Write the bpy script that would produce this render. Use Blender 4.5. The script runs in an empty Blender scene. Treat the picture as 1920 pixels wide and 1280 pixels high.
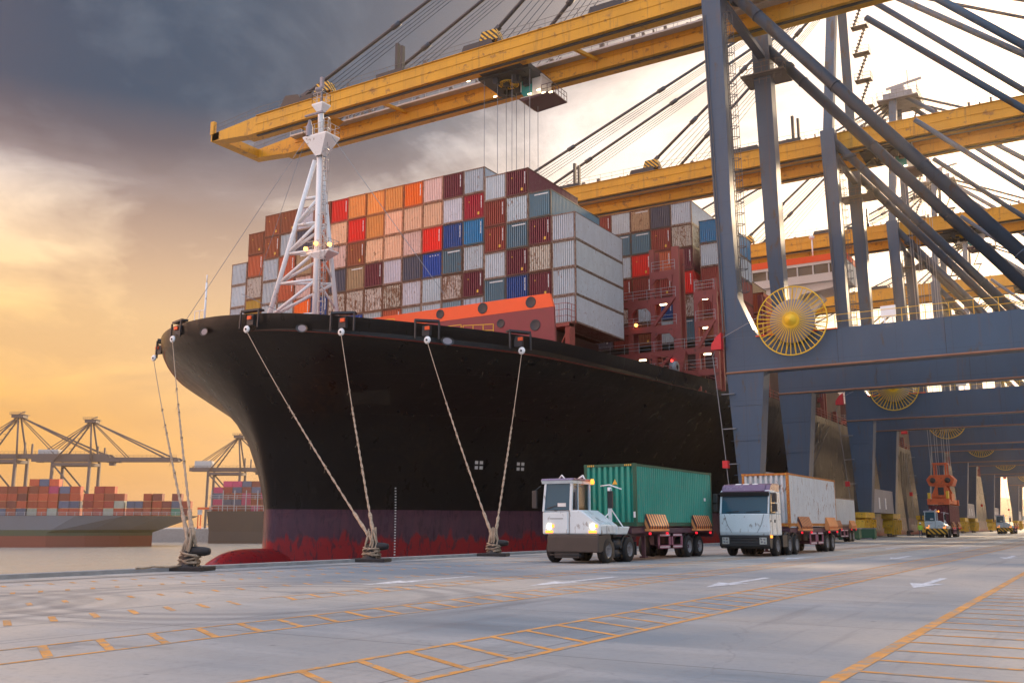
import bpy, math, random
from mathutils import Vector, Matrix
from math import radians as R, sin, cos, pi
rnd = random.Random(7)
sc = bpy.context.scene
col = sc.collection

# ------------------------------------------------------------------ camera
HEAD = R(31.4); PITCH = math.atan(345 / 1800.0); CAMZ = 1.45
cd = bpy.data.cameras.new("camera"); cam = bpy.data.objects.new("camera", cd); col.objects.link(cam)
cd.sensor_width = 36; cd.lens = 1800 / 1920 * 36; cd.clip_start = 0.1; cd.clip_end = 6000
cam.location = (0, 0, CAMZ)
cam.rotation_euler = (pi / 2 + PITCH, 0, HEAD)
sc.camera = cam

# ------------------------------------------------------------------ sky
SUN_AZ = R(4); SUN_EL = R(17)          # azimuth measured from +Y towards +X
sd = Vector((sin(SUN_AZ) * cos(SUN_EL), cos(SUN_AZ) * cos(SUN_EL), sin(SUN_EL)))
w = bpy.data.worlds.new("World"); sc.world = w; w.use_nodes = True
nt = w.node_tree; nt.nodes.clear(); N = nt.nodes; L = nt.links
def nd(nt, t, **k):
    n = nt.nodes.new(t)
    for a, b in k.items(): setattr(n, a, b)
    return n
def math_n(nt, op, a=None, b=None, c=None, clamp=False):
    n = nt.nodes.new('ShaderNodeMath'); n.operation = op; n.use_clamp = clamp
    for i, v in enumerate((a, b, c)):
        if v is None: continue
        if isinstance(v, (int, float)): n.inputs[i].default_value = v
        else: nt.links.new(v, n.inputs[i])
    return n.outputs[0]
def mix_n(nt, fac, a, b, mode='MIX'):
    n = nt.nodes.new('ShaderNodeMix'); n.data_type = 'RGBA'; n.blend_type = mode; n.clamp_factor = True
    for s, v in ((0, fac), (6, a), (7, b)):
        if isinstance(v, (int, float)): n.inputs[s].default_value = v
        elif isinstance(v, tuple): n.inputs[s].default_value = (v + (1,))[:4]
        else: nt.links.new(v, n.inputs[s])
    return n.outputs[2]
def ramp_n(nt, fac, stops):
    n = nt.nodes.new('ShaderNodeValToRGB')
    while len(n.color_ramp.elements) < len(stops): n.color_ramp.elements.new(0.5)
    for e, (p, c) in zip(n.color_ramp.elements, stops):
        e.position = p; e.color = (c, c, c, 1) if isinstance(c, (int, float)) else (c + (1,))[:4]
    nt.links.new(fac, n.inputs[0]); return n.outputs[0]
def noise_n(nt, vec, scale, detail=4, rough=0.55, dist=0.0):
    n = nt.nodes.new('ShaderNodeTexNoise'); n.inputs['Scale'].default_value = scale
    n.inputs['Detail'].default_value = detail; n.inputs['Roughness'].default_value = rough
    n.inputs['Distortion'].default_value = dist
    if vec is not None: nt.links.new(vec, n.inputs['Vector'])
    return n.outputs[0]
def vec_n(nt, op, a, b=None):
    n = nt.nodes.new('ShaderNodeVectorMath'); n.operation = op
    for i, v in enumerate((a, b)):
        if v is None: continue
        if isinstance(v, (tuple, list, Vector)): n.inputs[i].default_value = tuple(v)
        else: nt.links.new(v, n.inputs[i])
    return n
tc = nd(nt, 'ShaderNodeTexCoord'); D = tc.outputs['Generated']
sep = nd(nt, 'ShaderNodeSeparateXYZ'); L.new(D, sep.inputs[0])
dz = sep.outputs[2]
dsun = vec_n(nt, 'DOT_PRODUCT', D, sd).outputs['Value']
near = math_n(nt, 'MAXIMUM', dsun, 0.0)
g1 = math_n(nt, 'POWER', near, 9.0)      # broad glow round the sun
g2 = math_n(nt, 'POWER', near, 60.0)
# clear sky between the clouds: golden low down, pale above, blue away from the sun
elev = math_n(nt, 'MAXIMUM', dz, 0.0)
low = ramp_n(nt, elev, [(0.0, (0.54, 0.245, 0.045)), (0.10, (0.60, 0.30, 0.06)), (0.20, (0.78, 0.50, 0.19)), (0.29, (0.60, 0.46, 0.33)), (0.38, (0.34, 0.40, 0.52)), (0.54, (0.16, 0.25, 0.42)), (0.70, (0.62, 0.78, 1.05))])
warm = mix_n(nt, math_n(nt, 'POWER', near, 4.0), low, (1.02, 0.80, 0.60))
away = ramp_n(nt, dsun, [(0.0, 1.0), (0.45, 0.0)])
# ramp works on 0..1, so bring the dot product to 0..1 (0.5 = at right angles to the sun)
d01 = math_n(nt, 'MULTIPLY_ADD', dsun, 0.5, 0.5)
back = ramp_n(nt, d01, [(0.30, 1.0), (0.66, 0.0)])
base = mix_n(nt, back, warm, (0.56, 0.70, 0.92))
# clouds: a flat layer seen in perspective
zz = math_n(nt, 'ADD', elev, 0.22)
px_ = math_n(nt, 'DIVIDE', sep.outputs[0], zz); py_ = math_n(nt, 'DIVIDE', sep.outputs[1], zz)
cmb = nd(nt, 'ShaderNodeCombineXYZ'); L.new(px_, cmb.inputs[0]); L.new(py_, cmb.inputs[1])
cv = vec_n(nt, 'ADD', cmb.outputs[0], (3.1, 7.7, 0)).outputs[0]
n1 = noise_n(nt, cv, 0.62, 9, 0.56, 0.5)
n2 = noise_n(nt, cv, 2.3, 9, 0.60, 0.5)
cl = math_n(nt, 'ADD', math_n(nt, 'MULTIPLY', n1, 0.62), math_n(nt, 'MULTIPLY', n2, 0.38))
cl = math_n(nt, 'MULTIPLY_ADD', cl, 1.9, -0.45)
n3 = noise_n(nt, cv, 1.25, 7, 0.58, 0.8)
# heavy bank to the left and high, thin veils towards the sun and the horizon
left = vec_n(nt, 'DOT_PRODUCT', D, (-0.80, 0.42, 0.42)).outputs['Value']
bank = ramp_n(nt, left, [(0.80, 0.0), (0.985, 1.0)])
hi = ramp_n(nt, elev, [(0.23, 0.0), (0.42, 1.0)])
thr = math_n(nt, 'ADD', cl, math_n(nt, 'MULTIPLY', math_n(nt, 'MULTIPLY', bank, hi), 0.30))
thr = math_n(nt, 'SUBTRACT', thr, math_n(nt, 'MULTIPLY', g1, 0.11))
thr = math_n(nt, 'ADD', thr, math_n(nt, 'MULTIPLY', hi, 0.03))
mask = ramp_n(nt, thr, [(0.46, 0.0), (0.53, 0.45), (0.66, 1.0)])
lowfade = ramp_n(nt, elev, [(0.03, 0.10), (0.20, 0.50), (0.36, 1.0)])
mask = math_n(nt, 'MULTIPLY', math_n(nt, 'MULTIPLY', mask, lowfade), ramp_n(nt, elev, [(0.54, 1.0), (0.72, 0.1)]))
shade = ramp_n(nt, math_n(nt, 'ADD', thr, math_n(nt, 'MULTIPLY_ADD', n3, 0.9, -0.45)), [(0.38, (0.27, 0.285, 0.34)), (0.52, (0.085, 0.115, 0.16)), (0.72, (0.011, 0.040, 0.082))])
lit = mix_n(nt, g1, shade, (0.62, 0.49, 0.42))
lowc = ramp_n(nt, elev, [(0.24, 1.0), (0.40, 0.0)])
lit = mix_n(nt, math_n(nt, 'MULTIPLY', lowc, 0.75), lit, (0.36, 0.20, 0.13))
skyc = mix_n(nt, mask, base, lit)
# the glow itself
glow = mix_n(nt, 1.0, skyc, mix_n(nt, g2, (0, 0, 0), (1.6, 1.15, 0.72)), 'ADD')
veil = mix_n(nt, math_n(nt, 'MULTIPLY', g1, 0.9), (0, 0, 0), (0.34, 0.23, 0.14))
warm_fill = math_n(nt, 'POWER', math_n(nt, 'MAXIMUM', vec_n(nt, 'DOT_PRODUCT', D, Vector((-0.80, -0.52, 0.28)).normalized()).outputs['Value'], 0.0), 7.0)
glow = mix_n(nt, 1.0, glow, mix_n(nt, warm_fill, (0, 0, 0), (2.2, 0.88, 0.18)), 'ADD')   # warm glow added out of view, behind and left, to tint bow and stacks
glow = mix_n(nt, 1.0, glow, veil, 'ADD')
sky = nd(nt, 'ShaderNodeTexSky', sky_type='NISHITA'); sky.sun_disc = False
sky.sun_elevation = SUN_EL; sky.sun_rotation = SUN_AZ; sky.air_density = 1.6; sky.dust_density = 3
nis = mix_n(nt, 1.0, sky.outputs[0], (0.0015, 0.0015, 0.0015), 'MULTIPLY')
tot = mix_n(nt, 1.0, glow, nis, 'ADD')
bg = nd(nt, 'ShaderNodeBackground'); L.new(tot, bg.inputs[0]); bg.inputs[1].default_value = 1.0
wo = nd(nt, 'ShaderNodeOutputWorld'); L.new(bg.outputs[0], wo.inputs[0])

# ------------------------------------------------------------------ sun
ld = bpy.data.lights.new("sun", 'SUN'); ld.energy = 3.0; ld.angle = R(2.0); ld.color = (1.0, 0.74, 0.46)
sun = bpy.data.objects.new("sun", ld); col.objects.link(sun)
sun.rotation_euler = (-sd).to_track_quat('-Z', 'Y').to_euler(); sun.location = (0, 60, 120)

sc.view_settings.view_transform = 'Standard'; sc.view_settings.look = 'None'
sc.view_settings.exposure = 0.72; sc.view_settings.gamma = 1
sc.cycles.max_bounces = 6; sc.cycles.volume_bounces = 0; sc.cycles.use_denoising = True
sc.cycles.caustics_reflective = False; sc.cycles.caustics_refractive = False

# ------------------------------------------------------------------ mesh helpers
class MB:
    def __init__(s): s.v = []; s.f = []; s.m = []; s.s = []
    def add(s, vs, fs, mi=0, sm=False):
        o = len(s.v); s.v += [tuple(v) for v in vs]
        for f in fs: s.f.append([i + o for i in f]); s.m.append(mi); s.s.append(sm)
        return s
    def box(s, a, b, mi=0):
        x0, y0, z0 = a; x1, y1, z1 = b
        return s.add([(x0,y0,z0),(x1,y0,z0),(x1,y1,z0),(x0,y1,z0),(x0,y0,z1),(x1,y0,z1),(x1,y1,z1),(x0,y1,z1)],
                     [(0,3,2,1),(4,5,6,7),(0,1,5,4),(1,2,6,5),(2,3,7,6),(3,0,4,7)], mi)
    def prism(s, poly, a, b, ax='y', mi=0):
        """poly of 2-D points extruded along axis from a to b"""
        n = len(poly); vs = []
        for t in (a, b):
            for p, q in poly: vs.append({'y': (p, t, q), 'x': (t, p, q), 'z': (p, q, t)}[ax])
        fs = [tuple(range(n)), tuple(range(2*n-1, n-1, -1))] + [(i, n+i, n+(i+1) % n, (i+1) % n) for i in range(n)]
        return s.add(vs, fs, mi)
    def beam(s, p, q, w, h=None, mi=0, w2=None, h2=None, upv=(0, 0, 1)):
        p = Vector(p); q = Vector(q); h = h or w; w2 = w2 or w; h2 = h2 or h
        d = (q - p).normalized(); u = Vector(upv)
        if abs(d.dot(u)) > 0.98: u = Vector((0, 1, 0))
        r = d.cross(u).normalized(); u = r.cross(d)
        vs = [p - r*w/2 - u*h/2, p + r*w/2 - u*h/2, p + r*w/2 + u*h/2, p - r*w/2 + u*h/2,
              q - r*w2/2 - u*h2/2, q + r*w2/2 - u*h2/2, q + r*w2/2 + u*h2/2, q - r*w2/2 + u*h2/2]
        return s.add(vs, [(0,1,2,3),(7,6,5,4),(0,4,5,1),(1,5,6,2),(2,6,7,3),(3,7,4,0)], mi)
    def tube(s, pts, r, n=8, mi=0, cap=True, r2=None):
        pts = [Vector(p) for p in pts]; rs = r if isinstance(r, (list, tuple)) else None
        if rs is None: rs = [r + ((r2 - r) * i / (len(pts) - 1) if r2 is not None else 0) for i in range(len(pts))]
        vs = []; pr = None
        for i, p in enumerate(pts):
            d = (pts[min(i+1, len(pts)-1)] - pts[max(i-1, 0)]).normalized()
            if pr is None:
                u = Vector((0, 0, 1)) if abs(d.z) < 0.95 else Vector((0, 1, 0)); pr = d.cross(u).normalized()
            a = (pr - d * pr.dot(d)).normalized(); b = d.cross(a); pr = a
            for k in range(n):
                t = 2*pi*k/n; vs.append(p + (a*cos(t) + b*sin(t)) * rs[i])
        fs = [(i*n+k, i*n+(k+1) % n, (i+1)*n+(k+1) % n, (i+1)*n+k) for i in range(len(pts)-1) for k in range(n)]
        s.add(vs, fs, mi, n > 5)
        if cap:
            o = len(s.v) - len(vs)
            s.f.append([o + k for k in range(n-1, -1, -1)]); s.m.append(mi); s.s.append(False)
            s.f.append([o + (len(pts)-1)*n + k for k in range(n)]); s.m.append(mi); s.s.append(False)
        return s
    def ring(s, c, rad, r, ax='y', n=48, m=6, mi=0, a0=0, a1=2*pi):
        vs = []; full = abs(a1 - a0 - 2*pi) < 1e-6; k_ = n if full else n + 1
        for i in range(k_):
            t = a0 + (a1-a0)*i/n; ct, st = cos(t), sin(t)
            for j in range(m):
                q = 2*pi*j/m; rr = rad + r*cos(q); h = r*sin(q)
                e = {'y': (rr*ct, h, rr*st), 'x': (h, rr*ct, rr*st), 'z': (rr*ct, rr*st, h)}[ax]
                vs.append((c[0]+e[0], c[1]+e[1], c[2]+e[2]))
        fs = [(i*m+j, ((i+1) % k_)*m+j, ((i+1) % k_)*m+(j+1) % m, i*m+(j+1) % m) for i in range(n if full else n) for j in range(m)]
        return s.add(vs, fs, mi, True)
    def lathe(s, c, prof, ax='x', n=24, mi=0, sm=True):
        """prof: (radius, height along axis)"""
        vs = []
        for r, h in prof:
            for k in range(n):
                t = 2*pi*k/n; a, b = r*cos(t), r*sin(t)
                e = {'x': (h, a, b), 'y': (a, h, b), 'z': (a, b, h)}[ax]
                vs.append((c[0]+e[0], c[1]+e[1], c[2]+e[2]))
        fs = [(i*n+k, i*n+(k+1) % n, (i+1)*n+(k+1) % n, (i+1)*n+k) for i in range(len(prof)-1) for k in range(n)]
        return s.add(vs, fs, mi, sm)
    def rail(s, pts, h=1.1, r=0.025, post=1.6, mi=0, mids=1):
        pts = [Vector(p) for p in pts]
        for p, q in zip(pts[:-1], pts[1:]):
            n = max(1, round((q-p).length / post))
            for k in range(1, mids+2):
                z = Vector((0, 0, h*k/(mids+1))); s.beam(p+z, q+z, r*1.6, mi=mi)
            for i in range(n+1):
                a = p + (q-p)*i/n; s.beam(a, a+Vector((0, 0, h)), r*1.6, mi=mi)
        return s
    def ladder(s, p, q, w=0.5, cage=False, mi=0, side=(0, 1, 0), out=(1, 0, 0)):
        p = Vector(p); q = Vector(q); sv = Vector(side)*w/2; ov = Vector(out)
        s.beam(p-sv, q-sv, 0.06, mi=mi); s.beam(p+sv, q+sv, 0.06, mi=mi)
        n = int((q-p).length/0.45)
        for i in range(1, n): a = p+(q-p)*i/n; s.beam(a-sv, a+sv, 0.04, mi=mi)
        if cage:
            m = max(2, int((q-p).length/1.0)); hs = []
            for i in range(m+1):
                a = p+(q-p)*i/m; arc = [a-sv, a-sv*1.3+ov*0.35, a+ov*0.7, a+sv*1.3+ov*0.35, a+sv]
                for u, v_ in zip(arc[:-1], arc[1:]): s.beam(u, v_, 0.05, mi=mi)
            for o_ in (-sv*1.3+ov*0.35, ov*0.7, sv*1.3+ov*0.35): s.beam(p+o_, q+o_, 0.04, mi=mi)
        return s
    def build(s, name, mats, parent=None, loc=None):
        me = bpy.data.meshes.new(name); me.from_pydata(s.v, [], s.f); me.update()
        if not isinstance(mats, (list, tuple)): mats = [mats]
        for m in mats: me.materials.append(m)
        me.polygons.foreach_set('material_index', s.m); me.polygons.foreach_set('use_smooth', s.s)
        o = bpy.data.objects.new(name, me); col.objects.link(o)
        if parent is not None: o.parent = parent
        if loc is not None: o.location = loc
        return o
def tag(o, label=None, cat=None, group=None, kind=None):
    if label: o['label'] = label
    if cat: o['category'] = cat
    if group: o['group'] = group
    if kind: o['kind'] = kind
    return o
def empty(name, loc, rz=0, label=None, cat=None, group=None):
    o = bpy.data.objects.new(name, None); col.objects.link(o); o.location = loc; o.rotation_euler = (0, 0, rz)
    o.empty_display_size = 0.5
    return tag(o, label, cat, group)
kids = {}
def copy_tree(o, parent=None):
    c = o.copy(); col.objects.link(c); c.parent = parent
    if parent is not None:
        for k in ('category', 'group'):
            if k in c: del c[k]
    for ch in [x for x in ALLKIDS(o)]: copy_tree(ch, c)
    return c
def ALLKIDS(o): return list(o.children)
def basis(pts, k):
    """Catmull-Rom resampling"""
    out = []
    P = [Vector(p) for p in pts]; P = [2*P[0]-P[1]] + P + [2*P[-1]-P[-2]]
    for i in range(1, len(P)-2):
        for j in range(k):
            t = j/k; a, b, c, d = P[i-1], P[i], P[i+1], P[i+2]
            out.append(0.5*((2*b)+(c-a)*t+(2*a-5*b+4*c-d)*t*t+(3*b-a-3*c+d)*t**3))
    out.append(P[-2]); return out

# ------------------------------------------------------------------ materials
M = {}
def mat(name, c, rough=0.6, metal=0.0, var=0.12, scale=0.6, c2=None, c2amt=0.0, stretch=(1, 1, 1), bump=0.0, bscale=20.0, spec=None, coat=0, seam=None):
    m = bpy.data.materials.new(name); m.use_nodes = True; nt = m.node_tree; b = nt.nodes['Principled BSDF']
    tc = nd(nt, 'ShaderNodeTexCoord'); mp = nd(nt, 'ShaderNodeMapping'); mp.inputs['Scale'].default_value = stretch
    nt.links.new(tc.outputs['Object'], mp.inputs[0]); v = mp.outputs[0]
    n = noise_n(nt, v, scale, 6, 0.6)
    lo = tuple(x*(1-var) for x in c); hi_ = tuple(min(1, x*(1+var)) for x in c)
    cc = mix_n(nt, ramp_n(nt, n, [(0.3, 0.0), (0.7, 1.0)]), lo, hi_)
    if c2:
        n2 = noise_n(nt, v, scale*3.1, 8, 0.65, 0.3)
        cc = mix_n(nt, ramp_n(nt, n2, [(0.62-c2amt*0.3, 0.0), (0.68-c2amt*0.25, 1.0)]), cc, c2)
    if seam:
        s_ = nd(nt, 'ShaderNodeSeparateXYZ'); nt.links.new(tc.outputs['Object'], s_.inputs[0]); cb_ = nd(nt, 'ShaderNodeCombineXYZ')
        nt.links.new(math_n(nt, 'ADD', s_.outputs[0], s_.outputs[1]), cb_.inputs[0]); nt.links.new(s_.outputs[2], cb_.inputs[1])
        bk = nd(nt, 'ShaderNodeTexBrick'); bk.offset = 0.0; bk.inputs['Scale'].default_value = 1.0; bk.inputs['Brick Width'].default_value = seam[0]; bk.inputs['Row Height'].default_value = seam[1]; bk.inputs['Mortar Size'].default_value = 0.018; nt.links.new(cb_.outputs[0], bk.inputs[0])
        cc = mix_n(nt, math_n(nt, 'MULTIPLY', bk.outputs['Fac'], 0.45), cc, tuple(x*.35 for x in c))
        mp4 = nd(nt, 'ShaderNodeMapping'); mp4.inputs['Scale'].default_value = (1, 1, .08); nt.links.new(tc.outputs['Object'], mp4.inputs[0])
        cc = mix_n(nt, math_n(nt, 'MULTIPLY', ramp_n(nt, noise_n(nt, mp4.outputs[0], 2.6, 6, .6), [(.56, 0.0), (.72, 1.0)]), .45), cc, (.10, .065, .045))
    nt.links.new(cc, b.inputs['Base Color'])
    rr = math_n(nt, 'MULTIPLY_ADD', n, 0.25, rough-0.12); nt.links.new(rr, b.inputs['Roughness'])
    b.inputs['Metallic'].default_value = metal
    if coat: b.inputs['Coat Weight'].default_value = coat
    if bump:
        bn = nd(nt, 'ShaderNodeBump'); bn.inputs['Strength'].default_value = bump; bn.inputs['Distance'].default_value = 0.05
        nt.links.new(noise_n(nt, v, bscale, 5), bn.inputs['Height']); nt.links.new(bn.outputs[0], b.inputs['Normal'])
    M[name] = m; return m
def emis(name, c, s):
    m = bpy.data.materials.new(name); m.use_nodes = True; b = m.node_tree.nodes['Principled BSDF']
    b.inputs['Base Color'].default_value = (*c, 1); b.inputs['Emission Color'].default_value = (*c, 1); b.inputs['Emission Strength'].default_value = s
    M[name] = m; return m
RUST = (0.20, 0.075, 0.03)
mat('crane_blue', (0.036, 0.076, 0.132), 0.45, 0.0, 0.15, 0.25, stretch=(1, 1, 0.35), c2=(0.06, 0.05, 0.045), c2amt=0.12, seam=(4.0, 2.9))
mat('crane_yellow', (0.60, 0.295, 0.005), 0.45, 0, 0.12, 0.3, c2=(0.30, 0.14, 0.02), c2amt=0.12, seam=(6.0, 4.0))
mat('dark_steel', (0.035, 0.04, 0.05), 0.5, 0.3, 0.2, 1)
mat('grey_steel', (0.24, 0.25, 0.27), 0.5, 0.2, 0.2, 1)
mat('galv', (0.42, 0.43, 0.44), 0.5, 0.3, 0.1, 1)
mat('white_paint', (0.86, 0.86, 0.85), 0.4, 0, 0.05, 0.5, c2=(0.5, 0.42, 0.34), c2amt=0.03)
mat('cream_paint', (0.70, 0.66, 0.60), 0.45, 0, 0.06, 0.3)
mat('red_oxide', (0.30, 0.055, 0.045), 0.5, 0, 0.15, 0.5, c2=(0.17, 0.04, 0.035), c2amt=0.1)
mat('recess_brown', (0.016, 0.010, 0.007), 0.85)
mat('dark_red', (0.05, 0.015, 0.018), 0.6)
mat('signal_orange', (0.92, 0.10, 0.015), 0.45, 0, 0.05, 0.4)
mat('breakwater_red', (0.23, 0.028, 0.04), 0.5, 0, 0.12, 0.5)
mat('black_rubber', (0.009, 0.009, 0.010), 0.75, 0, 0.25, 3, bump=0.1)
mat('rope', (0.36, 0.27, 0.19), 0.9, 0, 0.35, 6, bump=0.8, bscale=25, stretch=(1, 1, 0.6))
mat('dark_rope', (0.05, 0.045, 0.045), 0.9, 0, 0.3, 6)
mat('bollard_iron', (0.03, 0.026, 0.026), 0.55, 0.4, 0.3, 4, bump=0.3)
mat('chassis', (0.075, 0.03, 0.05), 0.55, 0, 0.2, 2, c2=(0.05, 0.03, 0.03), c2amt=0.15)
mat('truck_white', (0.60, 0.69, 0.72), 0.3, 0, 0.06, 1.2, coat=0.2, c2=(0.30, 0.31, 0.30), c2amt=0.12, stretch=(1, 1, .5))
mat('truck_purple', (0.12, 0.06, 0.13), 0.25, 0, 0.2, 1, coat=0.4)
mat('truck_black', (0.02, 0.022, 0.025), 0.45, 0, 0.2, 2)
mat('bumper_brown', (0.05, 0.04, 0.035), 0.6, 0, 0.2, 2)
mat('rim_metal', (0.26, 0.26, 0.27), 0.4, 0.6, 0.15, 3)
mat('hub_dark', (0.10, 0.10, 0.10), 0.5, 0.5, 0.2, 3)
mat('orange_steel', (0.75, 0.13, 0.03), 0.5, 0, 0.15, 1, c2=(0.35, 0.08, 0.03), c2amt=0.15)
mat('orange_board', (0.72, 0.27, 0.09), 0.6, 0, 0.1, 2)
mat('board_dark', (0.08, 0.03, 0.03), 0.6, 0, 0.1, 2)
mat('bogie_yellow', (0.72, 0.40, 0.02), 0.5, 0, 0.2, 1.2, c2=(0.25, 0.12, 0.03), c2amt=0.2)
mat('red_plastic', (0.65, 0.02, 0.03), 0.5, 0, 0.05, 1)
mat('marking_yellow', (0.58, 0.27, 0.06), 0.8, 0, 0.25, 1.4, c2=(0.33, 0.26, 0.19), c2amt=0.42)
mat('marking_white', (0.55, 0.58, 0.61), 0.8, 0, 0.15, 1.5, c2=(0.33, 0.34, 0.36), c2amt=0.35)
mat('decal_white', (0.75, 0.75, 0.73), 0.6, 0, 0.05, 3)
mat('decal_yellow', (0.75, 0.42, 0.05), 0.6, 0, 0.05, 3)
mat('reel_yellow', (0.80, 0.50, 0.02), 0.45, 0, 0.08, 1)
mat('drum_grey', (0.30, 0.27, 0.30), 0.6, 0, 0.1, 1)
mat('rust_orange', (0.42, 0.13, 0.03), 0.8, 0, 0.25, 4, c2=(0.55, 0.33, 0.05), c2amt=0.35)
mat('skin', (0.35, 0.20, 0.13), 0.6)
mat('hivis', (0.45, 0.75, 0.05), 0.7)
mat('trousers', (0.03, 0.04, 0.12), 0.8)
mat('green_box', (0.03, 0.13, 0.07), 0.6)
mat('teal_roof', (0.12, 0.24, 0.28), 0.6)
mat('pale_wall', (0.52, 0.53, 0.53), 0.7)
mat('hill', (0.10, 0.11, 0.09), 0.9)
mat('far_dark', (0.035, 0.035, 0.045), 0.6, 0, 0.2, 0.2)
mat('far_crane', (0.09, 0.075, 0.085), 0.6, 0, 0.1, 0.1)
mat('amber', (0.8, 0.3, 0.02), 0.3)
emis('lamp_warm', (1.0, 0.78, 0.45), 5); emis('lamp_head', (1.0, 0.86, 0.6), 6); emis('lamp_orange', (1.0, 0.40, 0.08), 3.5)
emis('lamp_red', (1.0, 0.03, 0.02), 4); emis('tail_red', (0.9, 0.02, 0.04), 0.6)
def glass(name, c, rough=0.08):
    m = bpy.data.materials.new(name); m.use_nodes = True; b = m.node_tree.nodes['Principled BSDF']
    b.inputs['Base Color'].default_value = (*c, 1); b.inputs['Roughness'].default_value = rough
    b.inputs['Metallic'].default_value = 0.0; b.inputs['IOR'].default_value = 1.5; b.inputs['Coat Weight'].default_value = 0.6
    M[name] = m
glass('windscreen', (0.035, 0.11, 0.16))
b_ = M['windscreen'].node_tree.nodes['Principled BSDF']; b_.inputs['Alpha'].default_value = 0.85; b_.inputs['Coat Weight'].default_value = 0.0; b_.inputs['Specular IOR Level'].default_value = 0.3; glass('teal_glass', (0.05, 0.30, 0.27)); glass('dark_glass', (0.02, 0.025, 0.03)); glass('bridge_glass', (0.14, 0.09, 0.03))

# hull paint: black topsides over a purple-brown boot band worn to red
def hull_mat():
    m = bpy.data.materials.new('hull_paint'); m.use_nodes = True; nt = m.node_tree; b = nt.nodes['Principled BSDF']
    g = nd(nt, 'ShaderNodeTexCoord'); s = nd(nt, 'ShaderNodeSeparateXYZ'); nt.links.new(g.outputs['Object'], s.inputs[0])
    mp = nd(nt, 'ShaderNodeMapping'); mp.inputs['Scale'].default_value = (1, 1, 0.28); nt.links.new(g.outputs['Object'], mp.inputs[0])
    nst = noise_n(nt, mp.outputs[0], 0.9, 7, 0.62, 0.25); nbig = noise_n(nt, g.outputs['Object'], 0.09, 4)
    mp2 = nd(nt, 'ShaderNodeMapping'); mp2.inputs['Scale'].default_value = (1.6, 1.6, 0.06); nt.links.new(g.outputs['Object'], mp2.inputs[0])
    streak = noise_n(nt, mp2.outputs[0], 1.6, 5, 0.6)
    black = mix_n(nt, ramp_n(nt, nbig, [(0.35, 0.0), (0.7, 1.0)]), (0.0055, 0.0055, 0.007), (0.011, 0.010, 0.011))
    black = mix_n(nt, math_n(nt, 'MULTIPLY', ramp_n(nt, streak, [(0.60, 0.0), (0.74, 1.0)]), 0.5), black, (0.035, 0.03, 0.028))
    boot = mix_n(nt, ramp_n(nt, nst, [(0.4, 0.0), (0.65, 1.0)]), (0.075, 0.036, 0.058), (0.115, 0.045, 0.065))
    red = mix_n(nt, nst, (0.36, 0.015, 0.018), (0.22, 0.02, 0.03))
    lim = math_n(nt, 'ADD', math_n(nt, 'MULTIPLY', nst, 4.2), -1.55)        # ragged upper limit of the worn band
    isred = math_n(nt, 'MULTIPLY_ADD', math_n(nt, 'SUBTRACT', lim, s.outputs[2]), 2.2, 0.5, clamp=True)
    low = mix_n(nt, isred, boot, red)
    scr = ramp_n(nt, noise_n(nt, mp.outputs[0], 2.4, 8, 0.7, 0.6), [(0.53, 0.0), (0.60, 1.0)])
    low = mix_n(nt, math_n(nt, 'MULTIPLY', scr, 0.75), low, (0.05, 0.025, 0.04))
    for pos, rad, colr, amt in (((-53.5, 57.5, 10.8), 4.2, (0.045, 0.022, 0.012), 0.75), ((-44, 78, 5.5), 7.0, (0.035, 0.03, 0.028), 0.45), ((-50, 68, 6.5), 5.0, (0.04, 0.025, 0.016), 0.4)):
        dd = vec_n(nt, 'LENGTH', vec_n(nt, 'SUBTRACT', g.outputs['Object'], pos).outputs[0]).outputs['Value']
        mk_ = math_n(nt, 'MULTIPLY', ramp_n(nt, math_n(nt, 'DIVIDE', dd, rad), [(0.3, 1.0), (1.0, 0.0)]), ramp_n(nt, noise_n(nt, mp.outputs[0], 1.3, 7, 0.7, 0.8), [(0.45, 0.0), (0.62, 1.0)]))
        black = mix_n(nt, math_n(nt, 'MULTIPLY', mk_, amt), black, colr)
    isb = math_n(nt, 'GREATER_THAN', s.outputs[2], 2.98)
    nt.links.new(mix_n(nt, isb, low, black), b.inputs['Base Color']); b.inputs['Specular IOR Level'].default_value = 0.22
    nt.links.new(math_n(nt, 'MULTIPLY_ADD', nst, 0.30, 0.16), b.inputs['Roughness'])
    bn = nd(nt, 'ShaderNodeBump'); bn.inputs['Strength'].default_value = 0.25; bn.inputs['Distance'].default_value = 0.3
    cyz = nd(nt, 'ShaderNodeCombineXYZ'); nt.links.new(math_n(nt, 'SUBTRACT', s.outputs[1], math_n(nt, 'MULTIPLY', s.outputs[0], -0.6)), cyz.inputs[0]); nt.links.new(s.outputs[2], cyz.inputs[1])
    br = nd(nt, 'ShaderNodeTexBrick'); br.inputs['Scale'].default_value = 1.0; br.inputs['Brick Width'].default_value = 9.0; br.inputs['Row Height'].default_value = 2.7; br.inputs['Mortar Size'].default_value = 0.03; br.inputs['Mortar Smooth'].default_value = 0.6; nt.links.new(cyz.outputs[0], br.inputs[0])
    nt.links.new(math_n(nt, 'ADD', noise_n(nt, g.outputs['Object'], 0.35, 3), math_n(nt, 'MULTIPLY', br.outputs['Fac'], 0.12)), bn.inputs['Height']); nt.links.new(bn.outputs[0], b.inputs['Normal'])
    M['hull'] = m
hull_mat()

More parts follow.
